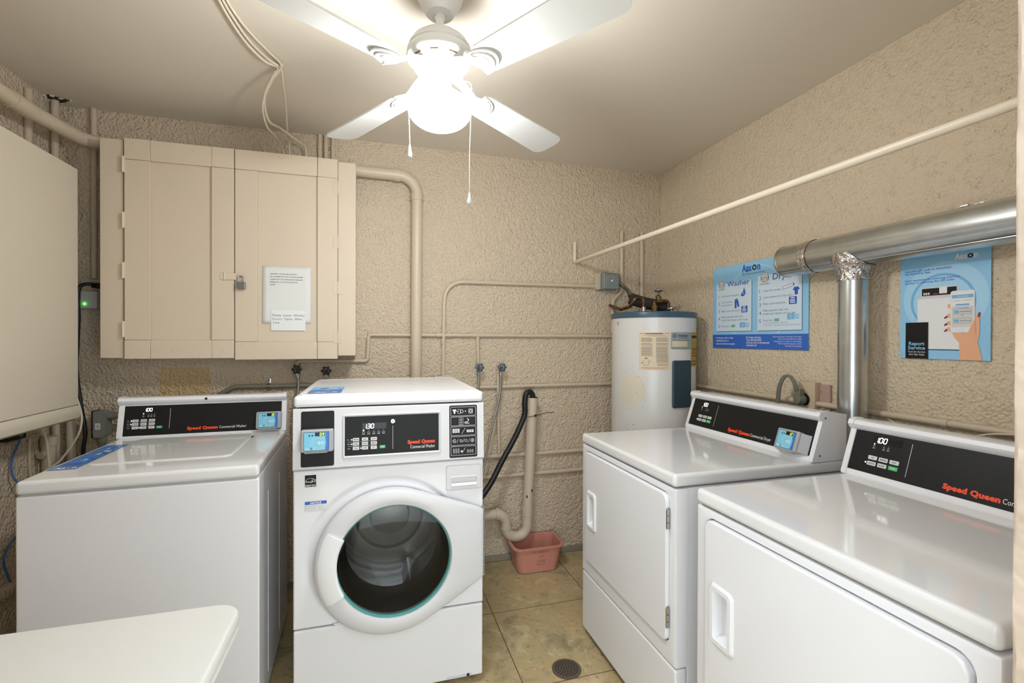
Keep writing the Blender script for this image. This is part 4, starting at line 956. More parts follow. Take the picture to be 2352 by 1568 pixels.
# padlock
t = thing('padlock', 'steel padlock hanging on the hasp of the beige wall cabinet', 'padlock', (-0.618, 2.5685, 1.583))
b = MB(); b.box(-0.019, 0.019, -0.010, 0.010, 0, 0.034, mat('lock_body', '#8f8f88', 0.35, metal=0.9), 0.003, 2)
for k in range(7): b.box(-0.0195, 0.0195, -0.0105, 0.0105, 0.0035+k*0.0042, 0.0045+k*0.0042, BOXG)
b.build('lock_body', t)
b = MB(); b.tube(smoothpath([(-0.012, 0, 0.030), (-0.012, 0, 0.050), (-0.009, 0, 0.058), (0.0, 0, 0.0615), (0.009, 0, 0.058), (0.012, 0, 0.050), (0.012, 0, 0.030)], 5), 0.0032, STEEL, 10); b.build('shackle', t)
# printed notice and handwritten card
b = MB(); V = []; nx, nz = 10, 12; x0, x1, z0, z1, y = -0.530, -0.308, 1.420, 1.704, 2.5975
def bow(u, v): return y - 0.004*max(0, 1-u*5)*(1-v)*0.8 - 0.0015*math.sin(u*PI)
for j in range(nz+1):
    for i in range(nx+1): V.append((x0+(x1-x0)*i/nx, bow(i/nx, j/nz), z0+(z1-z0)*j/nz-0.0015*i/nx*(j/nz)))
b.add(V, [(j*(nx+1)+i, j*(nx+1)+i+1, (j+1)*(nx+1)+i+1, (j+1)*(nx+1)+i) for j in range(nz) for i in range(nx)], PAPER)
P = Print(b, (x0, y-0.0022, z0), (1, 0, 0), (0, 0, 1))
for i, (s_, w_) in enumerate((('LAUNDRY HOURS ARE: 8AM-8PM', 0.122), ('NO LAUNDRY IS TO BE DONE AFTER 8PM', 0.150), ('UNDER ANY CIRCUMSTANCES. PLEASE BE', 0.150), ('RESPECTFUL TO YOUR NEIGHBORS.', 0.127), ('MGMT.', 0.026))):
    P.text(s_, 0.034, 0.243-i*0.0136, 0.0058, INKG, 1, w=w_)
o = b.build('paper_notice', wn=False); tag(o, 'white printed laundry hours sheet on the right cabinet door', 'notice')
so = o.modifiers.new('thick', 'SOLIDIFY'); so.thickness = 0.0002; so.offset = 1
b = MB(); b.box(-0.491, -0.333, 2.5930, 2.5938, 1.384, 1.486, PAPER2); P = Print(b, (-0.491, 2.5928, 1.384), (1, 0, 0), (0, 0, 1))
for k in range(14): P.rect(0.002, 0.006+k*0.0062, 0.156, 0.0063+k*0.0062, POSTC, 0)
for i, (s_, w_) in enumerate((('Please  Leave  Washer', 0.150), ('Doors  Open  After', 0.138), ('Use', 0.030))): P.text(s_, 0.006 + (0.003 if i == 2 else 0), 0.071-i*0.0185, 0.0105, INK, 1, w=w_, bold=-0.008, italic=0.12)
tag(b.build('handwritten_card', wn=False), 'small handwritten ruled card overlapping the bottom of the printed sheet', 'note')

# ---------------------------------------------------------------- left wall cabinet
t = thing('side_cabinet', 'large plain cream cabinet on the left wall, cut off by the frame', 'cabinet', (0, 0, 0))
b = MB(); b.box(XL+0.001, -1.262, 1.32, 2.515, 1.02, 2.075, CABL, 0.002); b.build('carcass', t)
b = MB(); b.box(-1.262, -1.245, 1.31, 2.525, 1.052, 2.081, CABL, 0.002); b.build('door', t)
b = MB(); prf = [(-1.262, 1.050), (-1.240, 1.050), (-1.232, 1.040), (-1.230, 1.020), (-1.234, 0.998), (-1.244, 0.990), (-1.262, 0.986), (-1.40, 0.986), (-1.40, 1.018), (-1.262, 1.018)]
b.loft([[(x, 1.31, z) for x, z in prf], [(x, 2.512, z) for x, z in prf]], CABL, True, True); b.build('bottom_rail', t)

# ---------------------------------------------------------------- pipes and cables
def pipe(name, label, cat, pts, r, m=PIPE, fl=0.02, coll=(), group=None, smooth=False, n=14, extra=None, flat=None):
    b = MB(); q = smoothpath(pts, 8) if smooth else fillet(pts, fl)
    b.tube(q, r, m, n, flat=flat)
    for a, c, k in coll: b.tube([Vector(a), Vector(c)], r*k, m, n)
    if extra: extra(b)
    o = b.build(name, wn=False); tag(o, label, cat, group); return o
YP = 2.765
# big drain pipe: along the left wall, behind the cabinet top, elbow, down
pipe('drain_pipe', 'thick painted drain pipe crossing above the cabinet and running down behind the middle washer', 'pipe',
     [(-1.375, 0.42, 2.27), (-1.350, 2.40, 2.27), (-1.30, 2.716, 2.268), (0.233, 2.722, 2.257), (0.226, 2.722, 0.3), (0.226, 2.722, 0.0)], 0.031, fl=0.10, n=24,
     coll=[((-1.351, 2.30, 2.27), (-1.3495, 2.42, 2.27), 1.12), ((-1.19, 2.7164, 2.2672), (-1.17, 2.7165, 2.2671), 1.12), ((0.105, 2.7215, 2.2579), (0.14, 2.7216, 2.2577), 1.13), ((0.2325, 2.722, 2.160), (0.2323, 2.722, 2.125), 1.13)])
pipe('hot_water_pipe', 'thin painted pipe curving down from the grey switch box to the washer', 'pipe',
     [(1.40, YP, 1.683), (0.395, YP, 1.68), (0.388, YP, 1.12)], 0.0115, fl=0.11, coll=[((1.20, YP, 1.6825), (1.215, YP, 1.6825), 1.25), ((0.388, YP, 1.345), (0.388, YP, 1.318), 1.22)])
def tee(b):
    b.tube([(0.593, YP, 1.365), (0.597, YP, 1.195)], 0.0105, PIPE, 12)
    b.tube([(0.35, YP, 1.366), (0.37, YP, 1.366)], 0.0145, PIPE, 12); b.tube([(0.41, YP, 1.366), (0.43, YP, 1.366)], 0.0145, PIPE, 12); b.tube([(0.565, YP, 1.365), (0.62, YP, 1.365)], 0.0125, PIPE, 12)
pipe('cold_water_pipe', 'thin painted pipe running from under the wall cabinet to the water heater', 'pipe',
     [(-0.395, 2.745, 1.195), (-0.395, YP, 1.222), (-0.035, YP, 1.220), (-0.028, YP, 1.366), (1.72, YP, 1.364)], 0.0105, fl=0.016, extra=tee)
pipe('wall_pipe', 'painted horizontal pipe just below the blue tap handles', 'pipe', [(0.30, YP, 1.055), (1.72, YP, 1.059)], 0.0110, group='low horizontal wall pipes')
pipe('wall_pipe', 'painted horizontal pipe crossing behind the standpipe at mid height', 'pipe', [(0.30, YP, 0.637), (1.72, YP, 0.640)], 0.0125, group='low horizontal wall pipes', coll=[((0.725, YP, 0.6385), (0.76, YP, 0.6385), 1.25)])
pipe('wall_pipe', 'painted horizontal pipe, lowest one crossing behind the standpipe', 'pipe', [(0.30, YP, 0.514), (1.72, YP, 0.519)], 0.0125, group='low horizontal wall pipes')
pipe('branch_pipe', 'thin vertical pipe below the right blue tap', 'pipe', [(0.717, 2.7605, 1.155), (0.725, 2.7605, 0.660), (0.728, YP, 0.644)], 0.0095, fl=0.01)
# verticals
pipe('riser_pipe', 'thin vertical pipe between the side cabinet and the wall cabinet, ending at an outlet plate', 'pipe', [(-1.300, YP, ZC-0.001), (-1.300, YP, 1.63)], 0.0125)
pipe('riser_pipe', 'vertical pipe rising into the broken ceiling hole in the left corner', 'pipe', [(-1.425, 2.715, ZC-0.001), (-1.425, 2.715, 0.02)], 0.0145)
pipe('riser_pipe', 'stub of vertical pipe on the left wall above the thick pipe', 'pipe', [(XL+0.012, 2.56, 2.42), (XL+0.012, 2.56, 1.2)], 0.014)
for i, (x, s_) in enumerate(((-0.283, 'leftmost of three short pipes between wall cabinet and ceiling'), (-0.252, 'middle one of three short pipes between wall cabinet and ceiling'), (-0.217, 'rightmost of three short pipes between wall cabinet and ceiling'))):
    pipe('riser_pipe', s_, 'pipe', [(x, YP, ZC-0.001), (x, YP, 1.9)], (0.0115, 0.0115, 0.010)[i], coll=[((x, YP, 2.372), (x, YP, 2.386), 1.2)], group='short pipes above the wall cabinet')
pipe('riser_pipe', 'left vertical pipe above the water heater, bending behind it', 'pipe', [(1.549, YP, 2.051), (1.550, YP, 1.66), (1.488, YP, 1.596), (1.483, YP, 1.385)], 0.0115, fl=0.03, coll=[((1.549, YP, 1.95), (1.549, YP, 1.965), 1.12)])
pipe('riser_pipe', 'right vertical pipe above the water heater, nearest the corner', 'pipe', [(1.696, YP, 2.052), (1.699, YP, 1.385)], 0.0115)
pipe('clothes_rail', 'long painted rail running from the back wall toward the door', 'rail', [(1.217, 2.762, 1.955), (1.217, 2.762, 1.830), (1.200, 0.412, 1.805)], 0.0115, PIPEL, fl=0.008)
# right wall conduit
def cond(b):
    b.tube([(1.832, 1.12, 1.068), (1.832, 1.10, 1.068)], 0.0145, PIPE, 12)
pipe('wall_conduit', 'painted conduit along the right wall behind the dryers', 'conduit', [(1.832, 2.60, 1.075), (1.832, 1.70, 1.070), (1.832, 0.43, 1.066)], 0.0120, extra=cond)
pipe('loose_cable', 'thin cream cable sagging over the dryer nearest the camera', 'cable', [(1.835, 1.58, 1.04), (1.838, 1.48, 1.095), (1.840, 1.40, 1.085), (1.835, 1.28, 1.045), (1.78, 1.18, 1.00), (1.78, 1.05, 1.02), (1.80, 0.96, 1.062), (1.81, 0.70, 1.085), (1.83, 0.45, 1.07)], 0.0028, CABLE, smooth=True, n=8)
# grey conduit behind washers
def straps(b):
    for x in (-0.535,):
        b.tube([(x-0.009, YP-0.001, 1.092), (x+0.009, YP-0.001, 1.092)], 0.0155, STEEL, 12); b.box(x-0.009, x+0.009, 2.776, 2.7795, 1.068, 1.132, STEEL, 0.002)
        b.lathe([(0.004, -0.002), (0.0001, -0.002)], BLK, (x, 2.776, 1.122), 'y', 8); b.lathe([(0.004, -0.002), (0.0001, -0.002)], BLK, (x, 2.776, 1.076), 'y', 8)
pipe('grey_conduit', 'grey-green conduit arching from behind the left washer, held by a steel strap', 'conduit', [(-0.800, YP, 0.70), (-0.795, YP, 1.035), (-0.70, YP, 1.092), (-0.15, YP, 1.090), (-0.10, YP, 0.8)], 0.0125, mat('conduit_olive', '#7d796a', 0.45), fl=0.08, extra=straps)
b = MB(); b.box(0.335, 0.445, YP-0.035, 2.779, 1.085, 1.133, PIPE, 0.004); b.box(0.350, 0.435, YP-0.036, YP-0.005, 1.1331, 1.136, STEEL); tag(b.build('junction_box'), 'small painted box on the wall just behind the middle washer top', 'box')
# standpipe with trap
def spx(b):
    b.tube([(0.886, 2.700, 0.335), (0.886, 2.700, 0.290)], 0.0345, PIPE, 20); b.tube([(0.690, 2.700, 0.312), (0.708, 2.700, 0.312)], 0.0345, PIPE, 20); b.tube([(0.7535, 2.700, 0.232), (0.7535, 2.700, 0.222)], 0.0345, PIPE, 20)
    b.tube([(0.919, 2.700, 0.980), (0.919, 2.700, 0.995)], 0.027, GAP, 20)
    for x, z in ((0.905, 0.442), (0.874, 0.408)): b.sphere((x, 2.670, z), 0.006, BLK, 8, sc=(0.7, 0.5, 1.6))
pipe('standpipe', 'thick painted standpipe with a U-shaped trap beside the middle washer', 'pipe',
     [(0.919, 2.700, 0.992), (0.886, 2.700, 0.30), (0.884, 2.700, 0.166), (0.7535, 2.700, 0.166), (0.7535, 2.700, 0.312), (0.52, 2.700, 0.312)], 0.0305, fl=0.064, n=24, extra=spx)
# drain hose
def ribs(b): pass
pipe('drain_hose', 'black rubber hose hooked into the top of the standpipe', 'hose', [(0.916, 2.695, 0.965), (0.916, 2.695, 1.005), (0.898, 2.692, 1.028), (0.872, 2.688, 1.015), (0.863, 2.685, 0.965), (0.862, 2.685, 0.895), (0.828, 2.675, 0.820), (0.785, 2.665, 0.745), (0.71, 2.64, 0.635), (0.62, 2.60, 0.505), (0.50, 2.55, 0.40), (0.40, 2.525, 0.36)], 0.0165, HOSE, smooth=True, n=16)
pipe('cable_tie', 'black cable tie strapping the hose to the standpipe', 'cable tie', [(0.862, 2.664, 0.880), (0.890, 2.662, 0.884), (0.925, 2.664, 0.889), (0.955, 2.675, 0.893), (0.99, 2.68, 0.899), (1.05, 2.685, 0.901)], 0.0018, BLK, smooth=True, n=6, extra=lambda b: b.box(0.918, 0.930, 2.659, 2.667, 0.883, 0.895, BLK, 0.001))

# ---------------------------------------------------------------- taps
def tap(x, y, z, label, color=BLUEV):
    t = thing('tap', label, 'tap', (x, y, z), 0, 'blue-handled hose taps on the back wall')
    b = MB(); b.tube([(0, 0.062, 0), (0, 0.0, 0)], 0.008, BRASS, 12); b.tube([(0, 0.02, 0.002), (0, 0.02, -0.028)], 0.010, BRASS, 12); b.tube([(0, 0.02, -0.022), (0, 0.02, -0.036)], 0.0125, STEEL, 8); b.tube([(0, 0.0, 0), (0, -0.016, 0)], 0.0045, BRASS, 10); b.build('tap_body', t)
    b = MB(); n = 60; O = []; I = []
    for k in range(n):
        a = 2*PI*k/n; r = 0.0235+0.0038*math.cos(6*a); O.append(r); I.append(0.0150)
    T = lambda rr, y_: [(r*math.cos(2*PI*k/n), y_, r*math.sin(2*PI*k/n)) for k, r in enumerate(rr)]
    b.loft([T(O, -0.013), T(O, -0.019), T(I, -0.021), T(I, -0.012), T(O, -0.013)], color)
    for k in range(6):
        a = 2*PI*k/6+0.3; b.tube([(0, -0.017, 0), (0.018*math.cos(a), -0.017, 0.018*math.sin(a))], 0.0026, color, 6)
    b.lathe([(0.006, -0.012), (0.006, -0.021), (0.0001, -0.022)], color, (0, 0, 0), 'y', 12); b.build('tap_handle', t)
tap(0.592, 2.715, 1.178, 'left blue-handled tap on the wall right of the middle washer')
tap(0.727, 2.715, 1.176, 'right blue-handled tap, the one nearer the black hose')
tap(-0.388, 2.715, 1.182, 'dark tap under the wall cabinet with a braided hose on it', DARKV)
tap(-0.244, 2.715, 1.172, 'dark tap under the right end of the wall cabinet, behind the middle washer', DARKV)
BRAID = mat('braided_steel', '#a3a095', 0.38, metal=0.85, bump=(420, 0.9, 0.002))
def braid(label, pts):
    def ex(b):
        q = smoothpath(pts, 8)
        for i in range(2, len(q)-1, 2): b.tube([q[i], q[i].lerp(q[i+1], 0.22)], 0.0075, BOXG, 8)
        b.tube([q[0], q[0].lerp(q[2], 1.0)], 0.0100, STEEL, 10)
    pipe('braided_hose', label, 'hose', pts, 0.0072, BRAID, smooth=True, n=10, extra=ex, group='braided supply hoses')
braid('braided hose from the left tap, going down behind the washer top', [(0.592, 2.735, 1.143), (0.593, 2.735, 1.10), (0.580, 2.72, 1.04), (0.52, 2.64, 0.98), (0.44, 2.55, 0.94)])
braid('braided hose from the right tap, hanging long beside the washer', [(0.727, 2.735, 1.141), (0.727, 2.733, 1.06), (0.705, 2.72, 0.95), (0.665, 2.70, 0.82), (0.632, 2.69, 0.68), (0.60, 2.67, 0.55), (0.55, 2.64, 0.42)])
braid('braided hose dropping between the two washers', [(-0.388, 2.735, 1.147), (-0.386, 2.735, 1.08), (-0.395, 2.72, 0.98), (-0.385, 2.68, 0.80), (-0.35, 2.60, 0.60)])

# ---------------------------------------------------------------- water heater fittings
pipe('copper_pipe', 'bent copper pipe entering the water heater lid at left', 'pipe', [(1.498, 2.755, 1.545), (1.44, 2.72, 1.560), (1.395, 2.50, 1.520), (1.398, 2.40, 1.530), (1.415, 2.37, 1.575), (1.462, 2.36, 1.578), (1.462, 2.36, 1.499)], 0.0095, COPPER, fl=0.02, n=12,
     extra=lambda b: (b.tube([(1.462, 2.36, 1.527), (1.462, 2.36, 1.500)], 0.012, STEEL, 12), b.tube([(1.462, 2.36, 1.562), (1.462, 2.36, 1.552)], 0.0115, COPPER, 12)))
pipe('copper_pipe', 'copper pipe elbow at the right of the water heater lid, with the blue valve', 'pipe', [(1.57, 2.42, 1.500), (1.57, 2.42, 1.562), (1.585, 2.42, 1.568), (1.662, 2.42, 1.570), (1.668, 2.42, 1.499)], 0.0110, COPPER, fl=0.018, n=12,
     extra=lambda b: (b.tube([(1.570, 2.42, 1.501), (1.570, 2.42, 1.545)], 0.0175, BRASS, 8),))
t = thing('gate_valve', 'brass gate valve with blue handwheel above the water heater', 'valve', (1.598, 2.42, 1.568))
b = MB(); b.tube([(-0.018, 0, 0), (0.020, 0, 0)], 0.0155, BRASS, 10); b.lathe([(0.014, 0), (0.014, 0.018), (0.017, 0.020), (0.017, 0.026), (0.008, 0.034), (0.004, 0.038), (0.0035, 0.056)], BRASS, n=12); b.build('valve_body', t)
b = MB(); b.lathe([(0.003, 0.052), (0.006, 0.054), (0.006, 0.059), (0.016, 0.057), (0.0235, 0.056), (0.0245, 0.060), (0.0235, 0.063), (0.012, 0.0615), (0.001, 0.064)], BLUEV, n=24); b.build('handwheel', t)
pipe('insulated_pipe', 'fat black foam-wrapped pipe lying across the water heater top', 'pipe', [(1.470, 2.52, 1.588), (1.535, 2.50, 1.567), (1.60, 2.48, 1.552), (1.675, 2.455, 1.541)], 0.0345, FOAM, smooth=True, n=18)
pipe('relief_valve', 'small steel relief valve at the right edge of the water heater lid', 'valve', [(1.62, 2.37, 1.520), (1.648, 2.37, 1.520)], 0.009, STEEL, extra=lambda b: (b.sphere((1.652, 2.37, 1.524), 0.016, STEEL, 12), b.tube([(1.652, 2.37, 1.52), (1.652, 2.37, 1.499)], 0.010, STEEL, 10), b.tube([(1.655, 2.365, 1.535), (1.682, 2.355, 1.520), (1.688, 2.352, 1.505)], 0.003, STEEL, 8)))
t = thing('switch_box', 'grey square electrical box with a light toggle on the back wall', 'switch box', (1.445, 2.779, 1.712))
b = MB(); b.box(-0.088, -0.056, -0.035, 0, -0.050, 0.052, PIPE, 0.003); b.build('mounting_plate', t)
b = MB(); b.box(-0.056, 0.052, -0.062, 0, -0.052, 0.052, BOXG, 0.006, 3); b.build('box_body', t)
b = MB(); b.box(-0.050, 0.055, -0.068, -0.0625, -0.050, 0.051, mat('box_cover', '#868e8e', 0.3, metal=0.2), 0.006, 3)
for sx in (-0.042, 0.046):
    for sz in (-0.042, 0.043): b.lathe([(0.006, -0.0015), (0.003, -0.003), (0.0001, -0.003)], STEEL, (sx, -0.068, sz), 'y', 10)
b.build('cover', t)
b = MB(); b.box(-0.004, 0.004, -0.071, -0.067, -0.011, 0.011, GAP); b.loft([[(-0.0045, -0.071, -0.008), (0.0045, -0.071, -0.008), (0.0045, -0.071, 0.004), (-0.0045, -0.071, 0.004)], [(-0.003, -0.086, 0.002), (0.003, -0.086, 0.002), (0.003, -0.085, 0.009), (-0.003, -0.085, 0.009)]], WLIP, cap0=True, cap1=True); b.build('toggle', t)
def flex(b):
    q = smoothpath([(1.500, 2.735, 1.715), (1.515, 2.72, 1.700), (1.528, 2.69, 1.675), (1.525, 2.64, 1.648), (1.50, 2.57, 1.605)], 10)
    for i in range(4, len(q)-1): b.tube([q[i], q[i].lerp(q[i+1], 0.62)], 0.0130, STEEL, 10)
pipe('flexible_conduit', 'ribbed flexible steel conduit running down from the grey switch box', 'conduit', [(1.500, 2.735, 1.715), (1.515, 2.72, 1.700), (1.528, 2.69, 1.675), (1.525, 2.64, 1.648), (1.50, 2.57, 1.605), (1.48, 2.53, 1.595)], 0.0100, BLK, smooth=True, n=10, extra=flex)

# ---------------------------------------------------------------- duct
def duct():
    t = thing('exhaust_duct', 'shiny round metal dryer duct along the right wall', 'duct', (1.755, 1.37, 0))
    b = MB(); R = 0.067; zc = 1.690
    q = [(0, 0.305, zc), (0, 0.28, zc), (0, -0.40, zc), (0, -0.955, zc)]
    b.tube(q, R, METAL, 48); b.tube([(0, 0.300, zc), (0, 0.309, zc)], R+0.0015, METAL, 48); b.tube([(0, 0.297, zc), (0, 0.309, zc)], R*0.97, METAL, 32)
    for z in (0.02, -0.028): b.box(-R-0.0006, -R+0.001, -0.95, 0.29, zc+z-0.03-0.0012, zc+z-0.03+0.0012, METAL, 0.0004, 1) if z < 0 else None
    b.build('main_duct', t)
    b = MB(); b.tube([(0, 0, zc-0.045), (0, 0, 0.25), (0, 0, 0.12)], 0.0495, METAL, 40); b.build('drop_duct', t)
    rs = random.Random(3)
    def wrap(name, pts, R0, amp, n=60):
        b = MB(); L = []; P = [Vector(p) for p in pts]
        ax = (P[-1]-P[0]).normalized(); u = ax.orthogonal().normalized(); w = ax.cross(u)
        for p in P:
            L.append([p+(u*math.cos(2*PI*k/n)+w*math.sin(2*PI*k/n))*(R0+amp*rs.random()) for k in range(n)])
        b.loft(L, FOIL); b.build(name, t, sharp=180, wn=False)
    wrap('foil_tape', [(0, 0.155+i*0.006, zc) for i in range(7)], R+0.0006, 0.0022)
    wrap('foil_tape', [(0, 0, zc-0.060-i*0.006) for i in range(11)], 0.0505, 0.004, 48)
    wrap('foil_tape', [(0, -0.052+i*0.0105, zc-0.002) for i in range(11)], R+0.0004, 0.0018) if False else None
    b = MB(); L = []          # collar of foil where the branch meets the main duct
    for j, (rr, dz) in enumerate(((0.0515, -0.098), (0.054, -0.085), (0.058, -0.072), (0.064, -0.064), (0.072, -0.056))):
        l = []
        for k in range(60):
            a = 2*PI*k/60; q = rr+0.0025*rs.random(); x, y = q*math.cos(a), q*math.sin(a)
            x = max(-R*0.985, min(R*0.985, x)); zz = zc-math.sqrt(max(0.0, (R+0.0015)**2-x*x)) if j == 4 else zc+dz-abs(0)
            zz = min(zz, zc-math.sqrt(max(0.0, (R+0.001)**2-x*x)))
            l.append((x, y, zz))
        L.append(l)
    b.loft(L, FOIL); b.build('foil_tape', t, sharp=180, wn=False)
    b = MB(); b.box(-0.02, 0.094, -0.372, -0.352, zc+R-0.002, zc+R+0.002, STEEL); b.box(0.05, 0.094, -0.374, -0.350, zc+R-0.004, zc+R+0.016, STEEL); b.lathe([(0.005, -0.004), (0.0001, -0.004)], BOXG, (0.05, -0.362, zc+R+0.010), 'x', 8); b.build('hanger', t)
duct()

# ---------------------------------------------------------------- outlet, plug, cord
t = thing('wall_outlet', 'cream wall outlet above the far dryer with a brown plate beside it', 'outlet', (XR, 1.63, 1.092))
b = MB(); b.box(-0.036, -0.001, -0.047, 0.035, -0.062, 0.070, OUTLET, 0.004); b.build('outlet_box', t)
b = MB(); b.box(-0.012, -0.001, -0.098, -0.048, -0.060, 0.062, PINKPL, 0.002); b.lathe([(0.0025, -0.0125), (0.0001, -0.0125)], BLK, (0, -0.056, 0.03), 'x', 8); b.build('side_plate', t)
b = MB(); b.lathe([(0.027, -0.042), (0.027, -0.036)], BLK, (0, 0.004, -0.008), 'x', 24, cap0=True); b.build('socket', t)
t = thing('power_plug', 'round grey dryer plug in the cream wall outlet', 'plug', (1.806, 1.635, 1.084))
b = MB(); b.lathe([(0.022, 0.0), (0.024, -0.006), (0.025, -0.022), (0.018, -0.034), (0.001, -0.036)], GCORD, n=20, axis='x'); b.box(-0.034, -0.006, -0.016, 0.016, 0.0, 0.046, GCORD, 0.006, 2); b.build('plug_body', t)
def flatcord(b): 
    q = smoothpath(cp, 8)
    for s_ in (-1, 1): b.tube([p+Vector((0, 0.0062*s_, 0)) for p in q], 0.0046, GCORD, 8)
cp = [(1.770, 1.637, 1.125), (1.768, 1.642, 1.155), (1.766, 1.668, 1.185), (1.765, 1.700, 1.172), (1.765, 1.722, 1.120), (1.765, 1.732, 1.04), (1.74, 1.74, 0.92), (1.72, 1.74, 0.80)]
pipe('dryer_cable', 'flat grey cord looping from the dryer plug down behind the far dryer', 'cord', cp, 0.0046, GCORD, smooth=True, n=8, extra=flatcord)
# left corner: outlet plate, adapter, black cord, LB fitting
b = MB(); b.box(-1.352, -1.252, 2.765, 2.779, 1.495, 1.628, PIPE, 0.003); b.lathe([(0.004, -0.002), (0.0001, -0.002)], BLK, (-1.264, 2.765, 1.52), 'y', 8); tag(b.build('outlet_plate'), 'painted outlet plate in the gap left of the wall cabinet', 'outlet')
t = thing('power_adapter', 'grey power adapter with a glowing green light left of the wall cabinet', 'adapter', (-1.300, 2.764, 1.512))
b = MB(); b.box(-0.034, 0.034, -0.045, 0, -0.030, 0.055, mat('adapter_grey', '#b8b9b6', 0.45), 0.006, 2); b.build('adapter_body', t)
b = MB(); b.sphere((-0.016, -0.046, -0.006), 0.0045, LEDG, 10); b.build('indicator_light', t)
pipe('black_cord', 'thick black cord hanging from the adapter down behind the left washer', 'cord', [(-1.268, 2.735, 1.594), (-1.285, 2.700, 1.598), (-1.318, 2.690, 1.585), (-1.328, 2.690, 1.53), (-1.326, 2.690, 1.44), (-1.330, 2.690, 1.32), (-1.333, 2.690, 1.19), (-1.315, 2.690, 1.02), (-1.300, 2.690, 0.90), (-1.308, 2.690, 0.80), (-1.30, 2.70, 0.60), (-1.28, 2.70, 0.3)], 0.0085, HOSE, smooth=True, n=10, extra=lambda b: b.box(-1.290, -1.256, 2.715, 2.764, 1.583, 1.606, BLK, 0.004))
t = thing('conduit_body', 'grey plastic conduit elbow box with a barcode sticker left of the left washer', 'conduit box', (-1.238, 2.70, 0.94)); t.scale = (0.78, 0.78, 0.90)
b = MB(); b.loft([[(x, -0.035, z) for x, z in rrect(-0.034, 0.030, -0.070, 0.068, 0.016, 5)], [(x, 0.035, z) for x, z in rrect(-0.034, 0.034, -0.070, 0.068, 0.018, 5)]], CONDG, True, True)
b.tube([(0.028, 0, 0.038), (0.066, 0, 0.038)], 0.022, CONDG, 18); b.tube([(0.0, 0, -0.062), (0.0, 0, -0.100)], 0.0235, CONDG, 18); b.loft([[(x, -0.039, z) for x, z in rrect(-0.037, -0.031, -0.071, 0.069, 0.002, 3)], [(x, 0.037, z) for x, z in rrect(-0.037, -0.031, -0.071, 0.069, 0.002, 3)]], BLK, True, True); b.build('box_body', t)
b = MB(); P = Print(b, (-0.020, -0.0355, -0.028), (1, 0, 0), (0, 0, 1)); P.rect(0, 0, 0.026, 0.032, PAPER, 0)
for i in range(7): P.rect(0.005, 0.006+i*0.003, 0.022, 0.0075+i*0.003, INKG, 1)
b.build('barcode_sticker', t, wn=False)
pipe('grey_pipe', 'grey plastic pipe joining the conduit elbow box behind the left washer', 'pipe', [(-1.185, 2.70, 0.974), (-0.97, 2.70, 0.974)], 0.0145, CONDG)
pipe('grey_pipe', 'grey plastic pipe dropping from under the conduit elbow box', 'pipe', [(-1.238, 2.70, 0.850), (-1.238, 2.70, 0.02)], 0.0155, CONDG)
# cables at the left
pipe('blue_cable', 'blue network cable hanging below the side cabinet', 'cable', [(-1.440, 2.47, 0.99), (-1.430, 2.49, 0.92), (-1.437, 2.455, 0.84), (-1.425, 2.45, 0.76), (-1.38, 2.49, 0.69), (-1.345, 2.52, 0.665), (-1.34, 2.52, 0.63), (-1.36, 2.50, 0.60), (-1.42, 2.44, 0.52), (-1.437, 2.41, 0.45), (-1.436, 2.43, 0.37), (-1.432, 2.45, 0.32)], 0.0038, BLUEC, smooth=True, n=8)
pipe('white_cable', 'cream cable curving from the side cabinet corner down to the left washer', 'cable', [(-1.310, 2.575, 1.25), (-1.286, 2.575, 1.12), (-1.262, 2.575, 1.02), (-1.258, 2.575, 0.965), (-1.275, 2.575, 0.90), (-1.335, 2.57, 0.80), (-1.395, 2.55, 0.74), (-1.41, 2.5, 0.6)], 0.0045, CABLE, smooth=True, n=8)
pipe('white_cable', 'cream cable looping under the side cabinet bottom', 'cable', [(-1.400, 2.50, 0.985), (-1.385, 2.53, 0.96), (-1.378, 2.56, 0.90), (-1.380, 2.58, 0.80), (-1.378, 2.60, 0.65)], 0.0055, CABLE, smooth=True, n=8)
pipe('white_cable', 'thin tan cable clipped to the left wall below the side cabinet', 'cable', [(XL+0.006, 2.42, 0.905), (XL+0.006, 2.52, 0.906), (XL+0.006, 2.63, 0.91), (XL+0.008, 2.665, 0.89), (XL+0.01, 2.67, 0.86)], 0.004, PIPE, smooth=True, n=8)
pipe('white_cable', 'tan cable running vertically down the left wall', 'cable', [(XL+0.006, 2.575, 0.905), (XL+0.006, 2.572, 0.80), (XL+0.006, 2.585, 0.66), (XL+0.006, 2.58, 0.45)], 0.006, PIPE, smooth=True, n=8)
pipe('riser_pipe', 'thick painted pipe standing in the corner under the side cabinet', 'pipe', [(-1.382, 2.745, 0.985), (-1.382, 2.745, 0.0)], 0.019)
b = MB(); b.tube([(XL+0.03, 2.655, 0.89), (XL+0.03, 2.655, 0.01)], 0.026, PIPE, 16); b.tube([(XL+0.031, 2.655, 0.895), (XL+0.031, 2.655, 0.855)], 0.030, PIPE, 16); b.tube([(XL+0.03, 2.65, 0.82), (XL+0.03, 2.60, 0.82)], 0.015, PIPE, 14); tag(b.build('capped_pipe', wn=False), 'short fat capped pipe standing under the side cabinet', 'pipe')
b = MB(); b.box(XL+0.002, XL+0.045, 2.38, 2.485, 0.925, 0.984, BLK, 0.003); b.box(XL+0.045, XL+0.05, 2.44, 2.46, 0.935, 0.950, STEEL); tag(b.build('network_box'), 'small black device tucked under the side cabinet', 'device')
